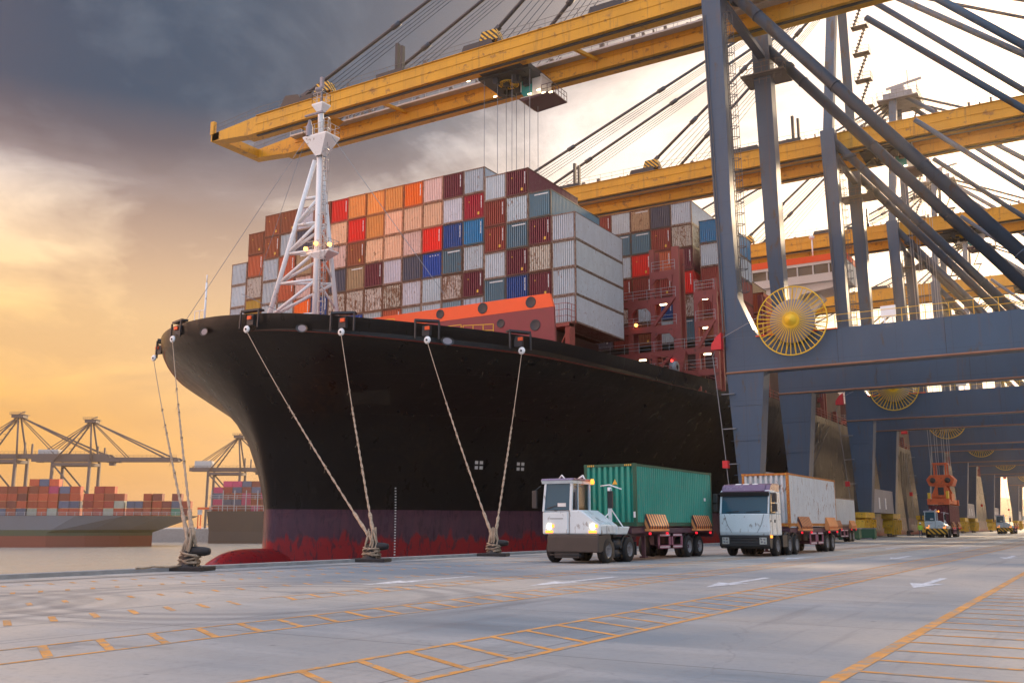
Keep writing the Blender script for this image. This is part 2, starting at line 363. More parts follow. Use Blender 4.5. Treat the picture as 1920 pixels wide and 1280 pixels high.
# container paint: colour and rust come from each object
def cont_mat(name, frame=False):
    m = bpy.data.materials.new(name); m.use_nodes = True; nt = m.node_tree; b = nt.nodes['Principled BSDF']
    oi = nd(nt, 'ShaderNodeObjectInfo'); at = nd(nt, 'ShaderNodeAttribute', attribute_type='OBJECT', attribute_name='rust')
    tc = nd(nt, 'ShaderNodeTexCoord')
    off = math_n(nt, 'MULTIPLY', oi.outputs['Random'], 60.0); cx = nd(nt, 'ShaderNodeCombineXYZ'); nt.links.new(off, cx.inputs[0]); nt.links.new(off, cx.inputs[2])
    v = vec_n(nt, 'ADD', tc.outputs['Object'], cx.outputs[0]).outputs[0]
    mp = nd(nt, 'ShaderNodeMapping'); mp.inputs['Scale'].default_value = (1, 1, 0.45); nt.links.new(v, mp.inputs[0])
    n1 = noise_n(nt, mp.outputs[0], 1.3, 4, 0.55); n2 = noise_n(nt, mp.outputs[0], 6.5, 9, 0.72, 0.4)
    c = mix_n(nt, math_n(nt, 'MULTIPLY', ramp_n(nt, n1, [(0.35, 1.0), (0.65, 0.0)]), 0.35), oi.outputs['Color'], mix_n(nt, 1.0, oi.outputs['Color'], (0.72, 0.68, 0.66), 'MULTIPLY'))
    c = mix_n(nt, math_n(nt, 'MULTIPLY', ramp_n(nt, n2, [(0.52, 0.0), (0.70, 1.0)]), 0.38), c, (0.27, 0.20, 0.15))
    mixr = math_n(nt, 'ADD', math_n(nt, 'MULTIPLY', n2, 0.75), math_n(nt, 'MULTIPLY', n1, 0.25))
    lim = math_n(nt, 'SUBTRACT', 0.67 if not frame else 0.585, math_n(nt, 'MULTIPLY', at.outputs['Fac'], 0.20))
    rf = math_n(nt, 'MULTIPLY', math_n(nt, 'SUBTRACT', mixr, lim), 22.0, clamp=True)
    c = mix_n(nt, rf, c, mix_n(nt, n1, (0.10, 0.038, 0.018), (0.30, 0.12, 0.045)))
    if frame: c = mix_n(nt, 1.0, c, (0.42, 0.29, 0.22), 'MULTIPLY')
    nt.links.new(c, b.inputs['Base Color']); b.inputs['Roughness'].default_value = 0.55
    bn = nd(nt, 'ShaderNodeBump'); bn.inputs['Strength'].default_value = 0.35; bn.inputs['Distance'].default_value = 0.03
    nt.links.new(noise_n(nt, tc.outputs['Object'], 1.8, 3), bn.inputs['Height']); nt.links.new(bn.outputs[0], b.inputs['Normal'])
    M[name] = m
cont_mat('cont_panel'); cont_mat('cont_frame', True)
def stripe_mat(name, ca, cb, freq, ang):
    m = bpy.data.materials.new(name); m.use_nodes = True; nt = m.node_tree; b = nt.nodes['Principled BSDF']
    tc = nd(nt, 'ShaderNodeTexCoord')
    u = vec_n(nt, 'DOT_PRODUCT', tc.outputs['Object'], (cos(ang)*freq, cos(ang)*freq, sin(ang)*freq)).outputs['Value']
    f = math_n(nt, 'FRACT', u); k = math_n(nt, 'GREATER_THAN', f, 0.5)
    nt.links.new(mix_n(nt, k, ca, cb), b.inputs['Base Color']); b.inputs['Roughness'].default_value = 0.6
    M[name] = m
stripe_mat('board_stripes', (0.72, 0.27, 0.09), (0.09, 0.03, 0.03), 4.0, R(25))
stripe_mat('hazard', (0.75, 0.42, 0.03), (0.02, 0.02, 0.02), 2.4, R(45))
# ------------------------------------------------------------------ ground, quay, water
QX = -26.6
def nd_col(nt, v, s):
    n = nt.nodes.new('ShaderNodeTexNoise'); n.inputs['Scale'].default_value = s; nt.links.new(v, n.inputs['Vector']); return n.outputs[1]
def ground_mat():
    m = bpy.data.materials.new('concrete'); m.use_nodes = True; nt = m.node_tree; b = nt.nodes['Principled BSDF']
    tc = nd(nt, 'ShaderNodeTexCoord'); o = tc.outputs['Object']
    mp = nd(nt, 'ShaderNodeMapping'); mp.inputs['Scale'].default_value = (0.10, 0.85, 1); mp.inputs['Rotation'].default_value = (0, 0, R(-31)); nt.links.new(o, mp.inputs[0])
    big = noise_n(nt, o, 0.055, 4, 0.6, 0.4); st = noise_n(nt, mp.outputs[0], 0.9, 8, 0.66, 0.3); fine = noise_n(nt, o, 9.0, 6, 0.7)
    mp3 = nd(nt, 'ShaderNodeMapping'); mp3.inputs['Scale'].default_value = (2.2, 0.10, 1); nt.links.new(o, mp3.inputs[0]); tr = noise_n(nt, mp3.outputs[0], 1.0, 5, 0.6, 0.2)
    c = mix_n(nt, ramp_n(nt, big, [(0.40, 0.0), (0.60, 1.0)]), (0.165, 0.205, 0.24), (0.45, 0.40, 0.34))
    c = mix_n(nt, math_n(nt, 'MULTIPLY', ramp_n(nt, st, [(0.50, 0.0), (0.68, 1.0)]), 0.5), c, (0.40, 0.40, 0.40))
    c = mix_n(nt, math_n(nt, 'MULTIPLY', ramp_n(nt, st, [(0.30, 1.0), (0.44, 0.0)]), 0.6), c, (0.125, 0.145, 0.165))
    c = mix_n(nt, math_n(nt, 'MULTIPLY', ramp_n(nt, tr, [(0.56, 0.0), (0.70, 1.0)]), 0.45), c, (0.13, 0.13, 0.135))
    c = mix_n(nt, math_n(nt, 'MULTIPLY', ramp_n(nt, fine, [(0.3, 1.0), (0.5, 0.0)]), 0.35), c, (0.15, 0.15, 0.155))
    # tyre marks: arcs scuffed where trucks turn
    for cx_, cy_, r0, r1 in ((-15.2, 14.6, 3.2, 5.6), (-19.6, 9.4, 2.6, 4.4)):
        d = vec_n(nt, 'LENGTH', vec_n(nt, 'SUBTRACT', vec_n(nt, 'MULTIPLY', o, (1, 1, 0)).outputs[0], (cx_, cy_, 0)).outputs[0]).outputs['Value']
        band = ramp_n(nt, math_n(nt, 'DIVIDE', math_n(nt, 'SUBTRACT', d, r0-1), r1-r0+2), [(0.15, 0.0), (0.35, 1.0), (0.7, 1.0), (0.9, 0.0)])
        ridg = ramp_n(nt, math_n(nt, 'FRACT', math_n(nt, 'ADD', math_n(nt, 'MULTIPLY', d, 1.15), math_n(nt, 'MULTIPLY', big, 2.0))), [(0.0, 0.0), (0.25, 1.0), (0.55, 1.0), (0.75, 0.0)])
        c = mix_n(nt, math_n(nt, 'MULTIPLY', math_n(nt, 'MULTIPLY', band, ridg), math_n(nt, 'MULTIPLY', ramp_n(nt, st, [(0.3, 0.25), (0.6, 1.0)]), 0.42)), c, (0.085, 0.085, 0.09))
    # slab joints
    bk = nd(nt, 'ShaderNodeTexBrick'); bk.inputs['Scale'].default_value = 1.0; bk.inputs['Brick Width'].default_value = 6.0; bk.inputs['Row Height'].default_value = 5.0
    bk.inputs['Mortar Size'].default_value = 0.02; bk.offset = 0; nt.links.new(o, bk.inputs[0])
    c = mix_n(nt, math_n(nt, 'MULTIPLY', bk.outputs['Fac'], 0.6), c, (0.08, 0.08, 0.08))
    oil = ramp_n(nt, noise_n(nt, o, 0.42, 5, 0.62, 0.5), [(0.62, 0.0), (0.70, 1.0)])
    c = mix_n(nt, math_n(nt, 'MULTIPLY', oil, 0.38), c, (0.10, 0.10, 0.105))
    crk = nd(nt, 'ShaderNodeTexVoronoi', feature='DISTANCE_TO_EDGE'); crk.inputs['Scale'].default_value = 0.16; nt.links.new(vec_n(nt, 'ADD', o, vec_n(nt, 'MULTIPLY', nd_col(nt, o, 1.5), (0.8, 0.8, 0)).outputs[0]).outputs[0], crk.inputs['Vector'])
    c = mix_n(nt, math_n(nt, 'MULTIPLY', ramp_n(nt, crk.outputs['Distance'], [(0.0, 1.0), (0.004, 0.0)]), 0.2), c, (0.07, 0.07, 0.07))
    sp = ramp_n(nt, noise_n(nt, o, 2.6, 2, 0.5), [(0.74, 0.0), (0.77, 1.0)])
    c = mix_n(nt, math_n(nt, 'MULTIPLY', sp, 0.6), c, (0.07, 0.07, 0.07))
    nt.links.new(c, b.inputs['Base Color'])
    nt.links.new(math_n(nt, 'MULTIPLY_ADD', st, 0.5, 0.34), b.inputs['Roughness'])
    bn = nd(nt, 'ShaderNodeBump'); bn.inputs['Strength'].default_value = 0.35; bn.inputs['Distance'].default_value = 0.02
    nt.links.new(math_n(nt, 'ADD', fine, st), bn.inputs['Height']); nt.links.new(bn.outputs[0], b.inputs['Normal'])
    M['concrete'] = m
ground_mat()
def water_mat():
    m = bpy.data.materials.new('harbour_water'); m.use_nodes = True; nt = m.node_tree; b = nt.nodes['Principled BSDF']
    b.inputs['Base Color'].default_value = (0.34, 0.32, 0.27, 1); b.inputs['Roughness'].default_value = 0.24; b.inputs['IOR'].default_value = 1.6
    tc = nd(nt, 'ShaderNodeTexCoord'); mp = nd(nt, 'ShaderNodeMapping'); mp.inputs['Rotation'].default_value = (0, 0, R(-35)); mp.inputs['Scale'].default_value = (0.6, 1, 1); nt.links.new(tc.outputs['Object'], mp.inputs[0])
    bn = nd(nt, 'ShaderNodeBump'); bn.inputs['Strength'].default_value = 1.0; bn.inputs['Distance'].default_value = 1.8
    h = math_n(nt, 'ADD', noise_n(nt, mp.outputs[0], 0.13, 7, 0.68, 0.4), math_n(nt, 'MULTIPLY', noise_n(nt, mp.outputs[0], 0.8, 5, 0.65), 0.4))
    nt.links.new(h, bn.inputs['Height']); nt.links.new(bn.outputs[0], b.inputs['Normal']); M['water'] = m
water_mat()
m = MB(); m.box((QX, -80, -9), (900, 1500, 0)); tag(m.build('quay_ground', M['concrete']), kind='structure')
m = MB(); m.add([(-2500, -600, -6), (QX, -600, -6), (QX, 2600, -6), (-2500, 2600, -6)], [(0, 1, 2, 3)]); tag(m.build('water', M['water']), kind='structure')
mat('cope_concrete', (0.30, 0.30, 0.30), 0.8, 0, 0.2, 1.5, bump=0.3)
m = MB(); m.box((QX-0.02, -80, -0.5), (QX+0.45, 700, 0.12)); tag(m.build('quay_kerb', M['cope_concrete']), kind='structure')
m = MB()
for x in (-24.75, -24.45, 5.9, 6.2):
    m.add([(x-0.04, -80, 0.004), (x+0.04, -80, 0.004), (x+0.04, 700, 0.004), (x-0.04, 700, 0.004)], [(0, 1, 2, 3)])
tag(m.build('ground_track', M['dark_steel']), kind='structure')
# painted lane markings
m = MB()
def strip(x0, x1, y0, y1, z=0.004, sk=0.0): m.add([(x0, y0+sk, z), (x1, y0, z), (x1, y1, z), (x0, y1+sk, z)], [(0, 1, 2, 3)])
def ladder_mark(xa, xb, step, y0, y1, sk, wl=0.11, wr=0.12, lines=(True, True), ph=0.0):
    if lines[0]: strip(xa-wl/2, xa+wl/2, y0, y1)
    if lines[1]: strip(xb-wl/2, xb+wl/2, y0, y1)
    y = y0 + ph
    while y < y1 - 1:
        strip(xa+wl/2, xb-wl/2, y, y+wr, 0.004, sk); y += step
ladder_mark(-2.38, 3.2, 0.98, 1.0, 260, 0.05, 0.17, 0.11, ph=0.6)
ladder_mark(-7.15, -5.75, 0.9, 1.0, 260, 0.75, 0.11, 0.12, ph=0.35)
ladder_mark(-11.35, -10.22, 0.8, 1.0, 230, 0.6, 0.08, 0.13, ph=0.2)
ladder_mark(-14.85, -14.0, 0.75, 14.5, 200, 0.5, 0.06, 0.13, ph=0.1)
ladder_mark(-14.85, -14.0, 0.75, 4.0, 14.5, 0.5, 0.0, 0.13, (False, False), ph=0.1)
ladder_mark(-17.8, -17.2, 0.75, 8, 160, 0.3, 0.05, 0.12, (False, False))
ladder_mark(-20.85, -20.35, 0.66, 4, 130, 0.3, 0.05, 0.12, (False, False))
ladder_mark(-23.35, -22.8, 0.62, 4, 130, 0.2, 0.05, 0.12, (False, False))
tag(m.build('ground_marking', M['marking_yellow']), kind='structure')
def arrow(x, y):   # points towards -Y
    m.add([(x-0.10, y+1.9, .005), (x+0.10, y+1.9, .005), (x+0.10, y+5.0, .005), (x-0.10, y+5.0, .005)], [(0, 1, 2, 3)])
    m.add([(x, y, .005), (x+0.42, y+2.1, .005), (x, y+1.9, .005), (x-0.42, y+2.1, .005)], [(0, 1, 2, 3)])
m = MB()
for x, ys in ((-4.1, (25.0, 49, 74, 100, 130)), (-8.4, (22.7, 46, 70, 95, 125)), (-12.3, (20.9, 43, 66, 90)), (-16.0, (19, 56, 80)), (0.4, (27, 52))):
    for y in ys: arrow(x, y)
tag(m.build('ground_marking', M['marking_white']), kind='structure')

# ------------------------------------------------------------------ the container
CL = 10.2; CW = 2.44; CH = 2.56
def corr(m, a, b, z0, z1, n, depth, face, mi=0):
    """corrugated wall between points a and b (2-D), pushed in along face"""
    a = Vector(a); b = Vector(b); d = (b-a)/n; f = Vector(face)*depth; pts = []
    for i in range(n):
        p = a + d*i
        pts += [p, p+d*0.42, p+d*0.56+f, p+d*0.86+f]
    pts.append(b); vs = [(p.x, p.y, z0) for p in pts] + [(p.x, p.y, z1) for p in pts]; k = len(pts)
    m.add(vs, [(i, i+1, k+i+1, k+i) for i in range(k-1)], mi)
def container_mesh(L_=CL, side='corr', doors=False, h=CH, nend=10, nside=36):
    m = MB(); x = CW/2; p = 0.13
    for sx in (-1, 1):
        for yy in (0, L_-p): m.box((sx*x-(p if sx > 0 else 0), yy, 0), (sx*x+(0 if sx > 0 else p), yy+p, h), 1)
        m.box((sx*x-(0.08 if sx > 0 else 0), p, h-0.10), (sx*x+(0 if sx > 0 else 0.08), L_-p, h), 1)
        m.box((sx*x-(0.08 if sx > 0 else 0), p, 0), (sx*x+(0 if sx > 0 else 0.08), L_-p, 0.16), 1)
    for yy in (0, L_-0.10):
        m.box((-x+p, yy, h-0.11), (x-p, yy+0.10, h), 1); m.box((-x+p, yy, 0), (x-p, yy+0.10, 0.16), 1)
    for sx in (-1, 1):        # corner castings stand a little proud
        for yy in (-0.012, L_-0.17+0.012):
            for zz in (-0.012, h-0.12+0.012):
                xa = sx*(x+0.012); xb = sx*(x-0.16); m.box((min(xa, xb), yy, zz), (max(xa, xb), yy+0.17, zz+0.12), 1)
    if doors:
        m.box((-x+p, 0.03, 0.16), (x-p, 0.08, h-0.11), 0)
        for k in range(5): zz = 0.35+k*0.45; m.box((-x+p+0.05, 0.015, zz), (-0.04, 0.03, zz+0.2), 0); m.box((0.04, 0.015, zz), (x-p-0.05, 0.03, zz+0.2), 0)
        for bx in (-0.85, -0.35, 0.35, 0.85): m.tube([(bx, -0.01, 0.1), (bx, -0.01, h-0.08)], 0.022, 6, 1)
    else: corr(m, (-x+p, 0.015), (x-p, 0.015), 0.16, h-0.11, nend, 0.13, (0, 1))
    corr(m, (x-p, L_-0.02), (-x+p, L_-0.02), 0.16, h-0.11, nend, 0.05, (0, -1))
    if side == 'corr':
        corr(m, (x-0.012, p), (x-0.012, L_-p), 0.16, h-0.10, nside, 0.05, (-1, 0)); corr(m, (-x+0.012, L_-p), (-x+0.012, p), 0.16, h-0.10, nside, 0.05, (1, 0))
    else:
        for sx in (-1, 1): m.box((sx*(x-0.02)-0.02, p, 0.16), (sx*(x-0.02)+0.02, L_-p, h-0.10), 0)
        for k in range(1, 12): yy = p+(L_-2*p)*k/12; m.box((x-0.004, yy-0.012, 0.17), (x+0.006, yy+0.012, h-0.11), 0)
    m.add([(-x+0.05, 0.08, h-0.03), (x-0.05, 0.08, h-0.03), (x-0.05, L_-0.08, h-0.03), (-x+0.05, L_-0.08, h-0.03)], [(0, 1, 2, 3)], 0)
    m.add([(-x+0.05, 0.08, 0.08), (-x+0.05, L_-0.08, 0.08), (x-0.05, L_-0.08, 0.08), (x-0.05, 0.08, 0.08)], [(0, 1, 2, 3)], 1)
    return m
def mesh_of(m, name, mats):
    o = m.build(name, mats); me = o.data; bpy.data.objects.remove(o); return me
CM = [M['cont_panel'], M['cont_frame']]
ME = {'corr': mesh_of(container_mesh(), 'container', CM), 'flat': mesh_of(container_mesh(side='flat'), 'container_flat', CM),
      'door': mesh_of(container_mesh(doors=True), 'container_door', CM)}
# small printed marks on the end wall
def marks(kind):
    m = MB(); r = random.Random(kind)
    y = -0.002
    if kind in ('code', 'codetag'):
        z = 2.22
        for k in range(4): m.box((0.80, y, z-0.09), (0.90, y+0.012, z)); z -= 0.12
        z -= 0.04
        for k in range(7): m.box((0.80+r.choice((0, .015)), y, z-0.075), (0.90, y+0.012, z)); z -= 0.10
    if kind in ('tag', 'codetag'):
        m.box((0.42, y, 0.38), (0.62, y+0.012, 0.66), 1); m.box((-0.62, y, 1.75), (-0.52, y+0.012, 1.87), 1)
    if kind == 'line':
        x = -0.55
        while x < 0.85: w_ = r.uniform(0.06, 0.12); m.box((x, y, 2.18), (x+w_, y+0.012, 2.30)); x += w_+0.02
        m.box((-0.1, y, 0.95), (0.12, y+0.012, 1.3)) if False else None
    if kind == 'linebox':
        x = -0.55
        while x < 0.85: w_ = r.uniform(0.06, 0.12); m.box((x, y, 2.18), (x+w_, y+0.012, 2.30)); x += w_+0.02
        m.box((0.0, y, 1.35), (0.35, y+0.012, 1.75)); m.box((0.4, y, 1.45), (0.75, y+0.012, 1.85)); m.box((0.35, y, 0.7), (0.5, y+0.012, 1.0))
    if kind == 'dots':
        for k in range(4): m.box((-0.3+k*0.32, y, 2.15), (-0.2+k*0.32, y+0.012, 2.25))
    return mesh_of(m, 'marking', [M['decal_white'], M['decal_yellow']])
MK = {k: marks(k) for k in ('code', 'tag', 'codetag', 'line', 'linebox', 'dots')}
# code: (words, colour, rust, mark choices)
CC = {
 'g': ('pale grey', (0.58, 0.62, 0.64), 0.38, ('', '', '')), 'w': ('lilac white', (0.74, 0.70, 0.73), 0.35, ('', '')),
 'G': ('slate teal', (0.12, 0.22, 0.27), 0.35, ('line', 'line')), 'd': ('dark slate', (0.10, 0.10, 0.14), 0.3, ('linebox', '')),
 'm': ('maroon', (0.17, 0.015, 0.035), 0.25, ('code', 'codetag')), 'b': ('brick red', (0.33, 0.045, 0.03), 0.28, ('codetag', 'code')),
 'n': ('rusty brown', (0.38, 0.10, 0.04), 0.3, ('codetag', 'tag')), 's': ('salmon red', (0.68, 0.15, 0.06), 0.25, ('code',)),
 'r': ('bright red', (0.92, 0.02, 0.01), 0.12, ('code', 'codetag')), 'c': ('crimson', (0.46, 0.008, 0.035), 0.2, ('codetag',)),
 'o': ('glow-tinted light orange', (0.98, 0.40, 0.10), 0.2, ('',)), 'O': ('glow-tinted deep orange', (0.98, 0.20, 0.015), 0.25, ('code',)),  # warm glow on white boxes is put into these orange colours
 'p': ('glow-tinted peach', (0.97, 0.60, 0.38), 0.42, ('', '')), 'k': ('pinkish white', (0.90, 0.62, 0.52), 0.42, ('',)),  # peach stands for white boxes, with the warm glow in their colour
 'R': ('rust-streaked white', (0.68, 0.58, 0.48), 0.78, ('',)), 't': ('tan', (0.55, 0.36, 0.20), 0.55, ('line',)),
 'B': ('dark blue', (0.01, 0.07, 0.27), 0.2, ('code',)), 'L': ('royal blue', (0.01, 0.09, 0.45), 0.2, ('dots',)),
 'u': ('streaky blue', (0.02, 0.24, 0.48), 0.4, ('code',)), 'y': ('mustard yellow', (0.55, 0.33, 0.05), 0.3, ('',)),
 'T': ('light teal-grey', (0.30, 0.42, 0.46), 0.35, ('',)), 'D': ('doored pale grey', (0.40, 0.46, 0.52), 0.2, ('',)),
 'C': ('cream', (0.60, 0.44, 0.22), 0.3, ('',)), 'e': ('dull green', (0.05, 0.16, 0.10), 0.3, ('code',)),
}
def jit(c, r, a=0.08):
    k = 1+r.uniform(-a*1.4, a*1.2); return tuple(max(0, x*k*(1+r.uniform(-.02, .02))) for x in c)
ORD = ['topmost', 'second from the top', 'third from the top', 'fourth from the top', 'fifth from the top', 'sixth from the top', 'seventh from the top']
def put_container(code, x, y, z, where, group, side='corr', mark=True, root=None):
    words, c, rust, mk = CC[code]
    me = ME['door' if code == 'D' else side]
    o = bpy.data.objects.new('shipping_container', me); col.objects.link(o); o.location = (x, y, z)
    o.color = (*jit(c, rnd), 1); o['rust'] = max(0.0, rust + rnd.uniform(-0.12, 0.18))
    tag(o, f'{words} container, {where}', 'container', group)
    k = rnd.choice(mk) if mark else ''
    if k:
        q = bpy.data.objects.new('marking', MK[k]); col.objects.link(q); q.parent = o
        q.scale = (1, 1, 1)
    return o
NTH = ['first','second','third','fourth','fifth','sixth','seventh','eighth','ninth','tenth','eleventh','twelfth','thirteenth','fourteenth','fifteenth','sixteenth','seventeenth','eighteenth']
# bow bay: columns from the quay side (0) to the far side (17); the codes read downwards
SZ = -0.15
BX0 = -38.75; BP = 2.47; BY = 74.5
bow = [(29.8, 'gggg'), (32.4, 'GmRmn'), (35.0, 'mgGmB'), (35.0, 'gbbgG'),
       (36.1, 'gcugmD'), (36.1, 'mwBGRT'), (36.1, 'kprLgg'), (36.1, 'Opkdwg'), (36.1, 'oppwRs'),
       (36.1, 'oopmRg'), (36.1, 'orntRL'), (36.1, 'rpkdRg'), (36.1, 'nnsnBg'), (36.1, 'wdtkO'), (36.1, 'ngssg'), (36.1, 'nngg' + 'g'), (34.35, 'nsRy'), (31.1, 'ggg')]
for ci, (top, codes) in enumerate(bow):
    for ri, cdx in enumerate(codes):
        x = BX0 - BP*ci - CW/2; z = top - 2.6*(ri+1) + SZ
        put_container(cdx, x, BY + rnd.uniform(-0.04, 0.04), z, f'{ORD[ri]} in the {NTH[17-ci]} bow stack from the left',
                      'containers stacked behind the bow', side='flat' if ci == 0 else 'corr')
# second bay, behind the lashing bridge
b2 = [(33.85, -32.1, 'ugbbn'), (36.35, -35.3, 'gRmrRG'), (36.35, -37.7, 'dbsbBg'), (36.35, -40.1, 'tGrbgn'), (36.35, -42.5, 'gGgbRb'), (36.35, -44.9, 'bsggbd')]
for ci, (top, xr, codes) in enumerate(b2):
    for ri, cdx in enumerate(codes):
        put_container(cdx, xr - CW/2, 95.2, top - 2.6*(ri+1) + SZ, f'{ORD[ri]} in the {NTH[5-ci]} stack behind the lashing bridge',
                      'containers stacked behind the lashing bridge')
# bays further aft, seen between the crane legs
b3 = [(28.7, -32.1, 109.5, 'ssn'), (31.3, -34.7, 109.5, 'CC'), (31.0, -33.0, 122.0, 'CC'), (28.6, -32.1, 134.5, 'CeC'), (31.2, -34.7, 134.5, 'nC'), (37.5, -32.1, 185.0, 'CCn'), (35.0, -32.1, 198.0, 'CbC'), (35.0, -32.1, 211.0, 'CCC'), (32.0, -32.1, 224.0, 'yCb')]
nb = ['just aft of the first crane leg', 'inboard and aft of the first crane leg', 'behind the yellow cable reel', 'beside the bridge front, quay side', 'beside the bridge front, inboard', 'in the nearest bay aft of the bridge', 'in the second bay aft of the bridge', 'in the third bay aft of the bridge', 'in the farthest bay seen between the legs']
for (top, xr, y, codes), wh in zip(b3, nb):
    for ri, cdx in enumerate(codes):
        put_container(cdx, xr - CW/2, y, top - 2.6*(ri+1) + SZ, f'{ORD[ri]} {wh}', 'containers in the after bays', mark=False)

# ------------------------------------------------------------------ the ship
ship = empty('container_ship', (0, 0, SZ), 0, 'huge black-hulled container ship moored along the near quay under the gantry cranes', 'ship')
T_ = [(-60.5,52.2,18.2), (-57.5,52.2,18.05), (-53,52.6,17.75), (-48.1,53.9,17.2), (-42.6,57.4,16.6), (-37,64,16.1), (-34.4,72.8,15.8), (-32,90,15.7), (-31,104,15.7), (-31,130,15.7), (-31,200,15.7), (-31,352,15.7)]
L_ = [(-61,60.2), (-59.2,61.5), (-57.5,63.3), (-55.6,66), (-52.5,71), (-48,79), (-43,90), (-36.8,108), (-32.8,124), (-31.2,142), (-31,200), (-31,352)]
P_ = [(-64,52.6,18.2), (-68,54.0,18.2), (-72,56.6,18.1), (-76.5,61,17.6), (-81,67,16.9), (-85,75,16.2), (-88,87,15.8), (-90.5,104,15.7), (-91,130,15.7), (-91,200,15.7), (-91,352,15.7)]
PL_ = [(-62.6,61.2), (-64.2,62.8), (-66,65.5), (-69,70.5), (-73.5,78), (-78.5,89), (-84.5,107), (-89,124), (-90.8,142), (-91,200), (-91,352)]
top = [Vector(p) for p in reversed(P_)] + [Vector(p) for p in T_]
lowc_ = [Vector((x, y, 0)) for x, y in reversed(PL_)] + [Vector((x, y, 0)) for x, y in L_]
KS = 5
TS = basis(top, KS); LS = basis(lowc_, KS)
FT = [(0, 0), (.1, .03), (.2, .08), (.376, .19), (.52, .335), (.65, .53), (.77, .74), (.88, .93), (.93, .985), (1, 1)]
def flare(u):
    for (a, b), (c, d) in zip(FT[:-1], FT[1:]):
        if u <= c: return b + (d-b)*(u-a)/(c-a)
    return 1
ZL = [-8, -4, 0, 2.2, 3.0] ; NU = 16
vs = []; rows = len(ZL) + NU
def hull_pt(tp, lp, z):
    zt = tp.z; u = max(0.0, min(1.0, (z-3.0)/(zt-3.0))); f = flare(u)
    return Vector((lp.x + (tp.x-lp.x)*f, lp.y + (tp.y-lp.y)*f, z))
for tp, lp in zip(TS, LS):
    for z in ZL: vs.append((lp.x, lp.y, z))
    for k in range(1, NU+1): u = k/NU; vs.append(hull_pt(tp, lp, 3.0 + (tp.z-3.0)*u))
n = len(TS)
fs = [(i*rows+j, i*rows+j+1, (i+1)*rows+j+1, (i+1)*rows+j) for i in range(n-1) for j in range(rows-1)]
m = MB(); m.add(vs, fs, 0, True)
# bulwark has thickness: inner skin and cap
inn = []
for i, tp in enumerate(TS):
    a = TS[min(i+1, n-1)] - TS[max(i-1, 0)]; nn = Vector((a.y, -a.x, 0)).normalized()
    c_ = Vector((-61, max(tp.y, 75), 0)); 
    if (c_ - tp).dot(nn) < 0: nn = -nn
    inn.append(tp + nn*0.35)
o_ = len(m.v)
m.add([tuple(p) for p in TS] + [tuple(p) for p in inn] + [(p.x, p.y, p.z-1.3) for p in inn], [(i, i+1, n+i+1, n+i) for i in range(n-1)] + [(n+i, n+i+1, 2*n+i+1, 2*n+i) for i in range(n-1)], 0, False)
# transom and deck
m.add([(-31, 352, 15.7), (-91, 352, 15.7), (-91, 352, -8), (-31, 352, -8)], [(0, 1, 2, 3)], 0)
hull = m.build('hull', [M['hull']], ship)
m = MB()
dk = [(p.x, p.y, p.z-1.3) for p in inn]; half = len(P_)*KS
for i in range(n//2):
    a, b = dk[i], dk[i+1]; c_, d_ = dk[n-2-i], dk[n-1-i]
    m.add([a, b, c_, d_], [(0, 1, 2, 3)])
m.build('deck', [M['red_oxide']], ship)
# bulbous bow, faired into the stem
m = MB(); prof = []
for k in range(15):
    t = k/14; yy = 52.3 + 14*t; r = 4.1*math.sqrt(max(0.0, 1-(1-min(1, t/0.42))**2.4)); prof.append((max(r, 0.02), yy))
vsb = []; nb_ = 26
for r, yy in prof:
    for k in range(nb_): a = 2*pi*k/nb_; vsb.append((-61+0.62*r*cos(a), yy, -4.35+r*sin(a)))
m.add(vsb, [(i*nb_+k, i*nb_+(k+1) % nb_, (i+1)*nb_+(k+1) % nb_, (i+1)*nb_+k) for i in range(14) for k in range(nb_)], 0, True)
m.build('bulbous_bow', [M['hull']], ship)
def side_pt(px_x, z, i0=half):
    """point on the starboard hull at world x"""
    best = None
    for tp, lp in zip(TS[half:], LS[half:]):
        p = hull_pt(tp, lp, z)
        if best is None or abs(p.x-px_x) < abs(best.x-px_x): best = p
    return best
def hull_at(s, z):
    """s: float index along the starboard samples"""
    i = max(0, min(len(TS)-2, half + int(s))); f = s-int(s)
    a = hull_pt(TS[i], LS[i], min(z, TS[i].z)); b = hull_pt(TS[i+1], LS[i+1], min(z, TS[i+1].z)); return a.lerp(b, f)
# breakwater across the foredeck
def holed_wall(m, x0, x1, x1b, z0, z1, y, t, holes, mi=0, mh=1):
    """wall with slanting right end; each hole is a short sleeve with a dark back"""
    m.prism([(x0, z0), (x1b, z0), (x1, z1), (x0, z1)], y, y+t, 'y', mi)
    for hx, hz, r in holes: m.lathe((hx, y-0.05, hz), [(0.001, 0.02), (r, 0.02), (r*1.12, 0.0), (r*1.12, 0.1)], 'y', 20, mh)
m = MB(); holed_wall(m, -74, -36.5, -36.35, 15.4, 18.95, 66.2, 0.3, [(-41.5, 18.1, .33), (-38.2, 17.6, .42), (-41.9, 15.9, .40), (-38.4, 15.9, 0.3)]); bw = m.build('breakwater', [M['breakwater_red'], M['dark_steel']], ship)
m = MB(); holed_wall(m, -74, -36.85, -36.5, 18.95, 20.1, 66.19, 0.32, [(-47.7, 19.6, .36), (-43.3, 19.6, .42), (-38.6, 19.55, .42)]); m.build('orange_band', [M['signal_orange'], M['dark_steel']], bw)
m = MB()
m.rail([(-47, 64.9, 17.2), (-44.6, 64.9, 17.2)], 0.9, 0.03, 1.2); m.rail([(-44.4, 64.9, 17.0), (-41.4, 64.9, 16.8)], 1.0, 0.03, 1.0); m.rail([(-51.8, 63, 18.2), (-50.2, 63, 18.2)], 0.7, 0.03, 0.8)
m.build('deck_railing', [M['reel_yellow']], ship)
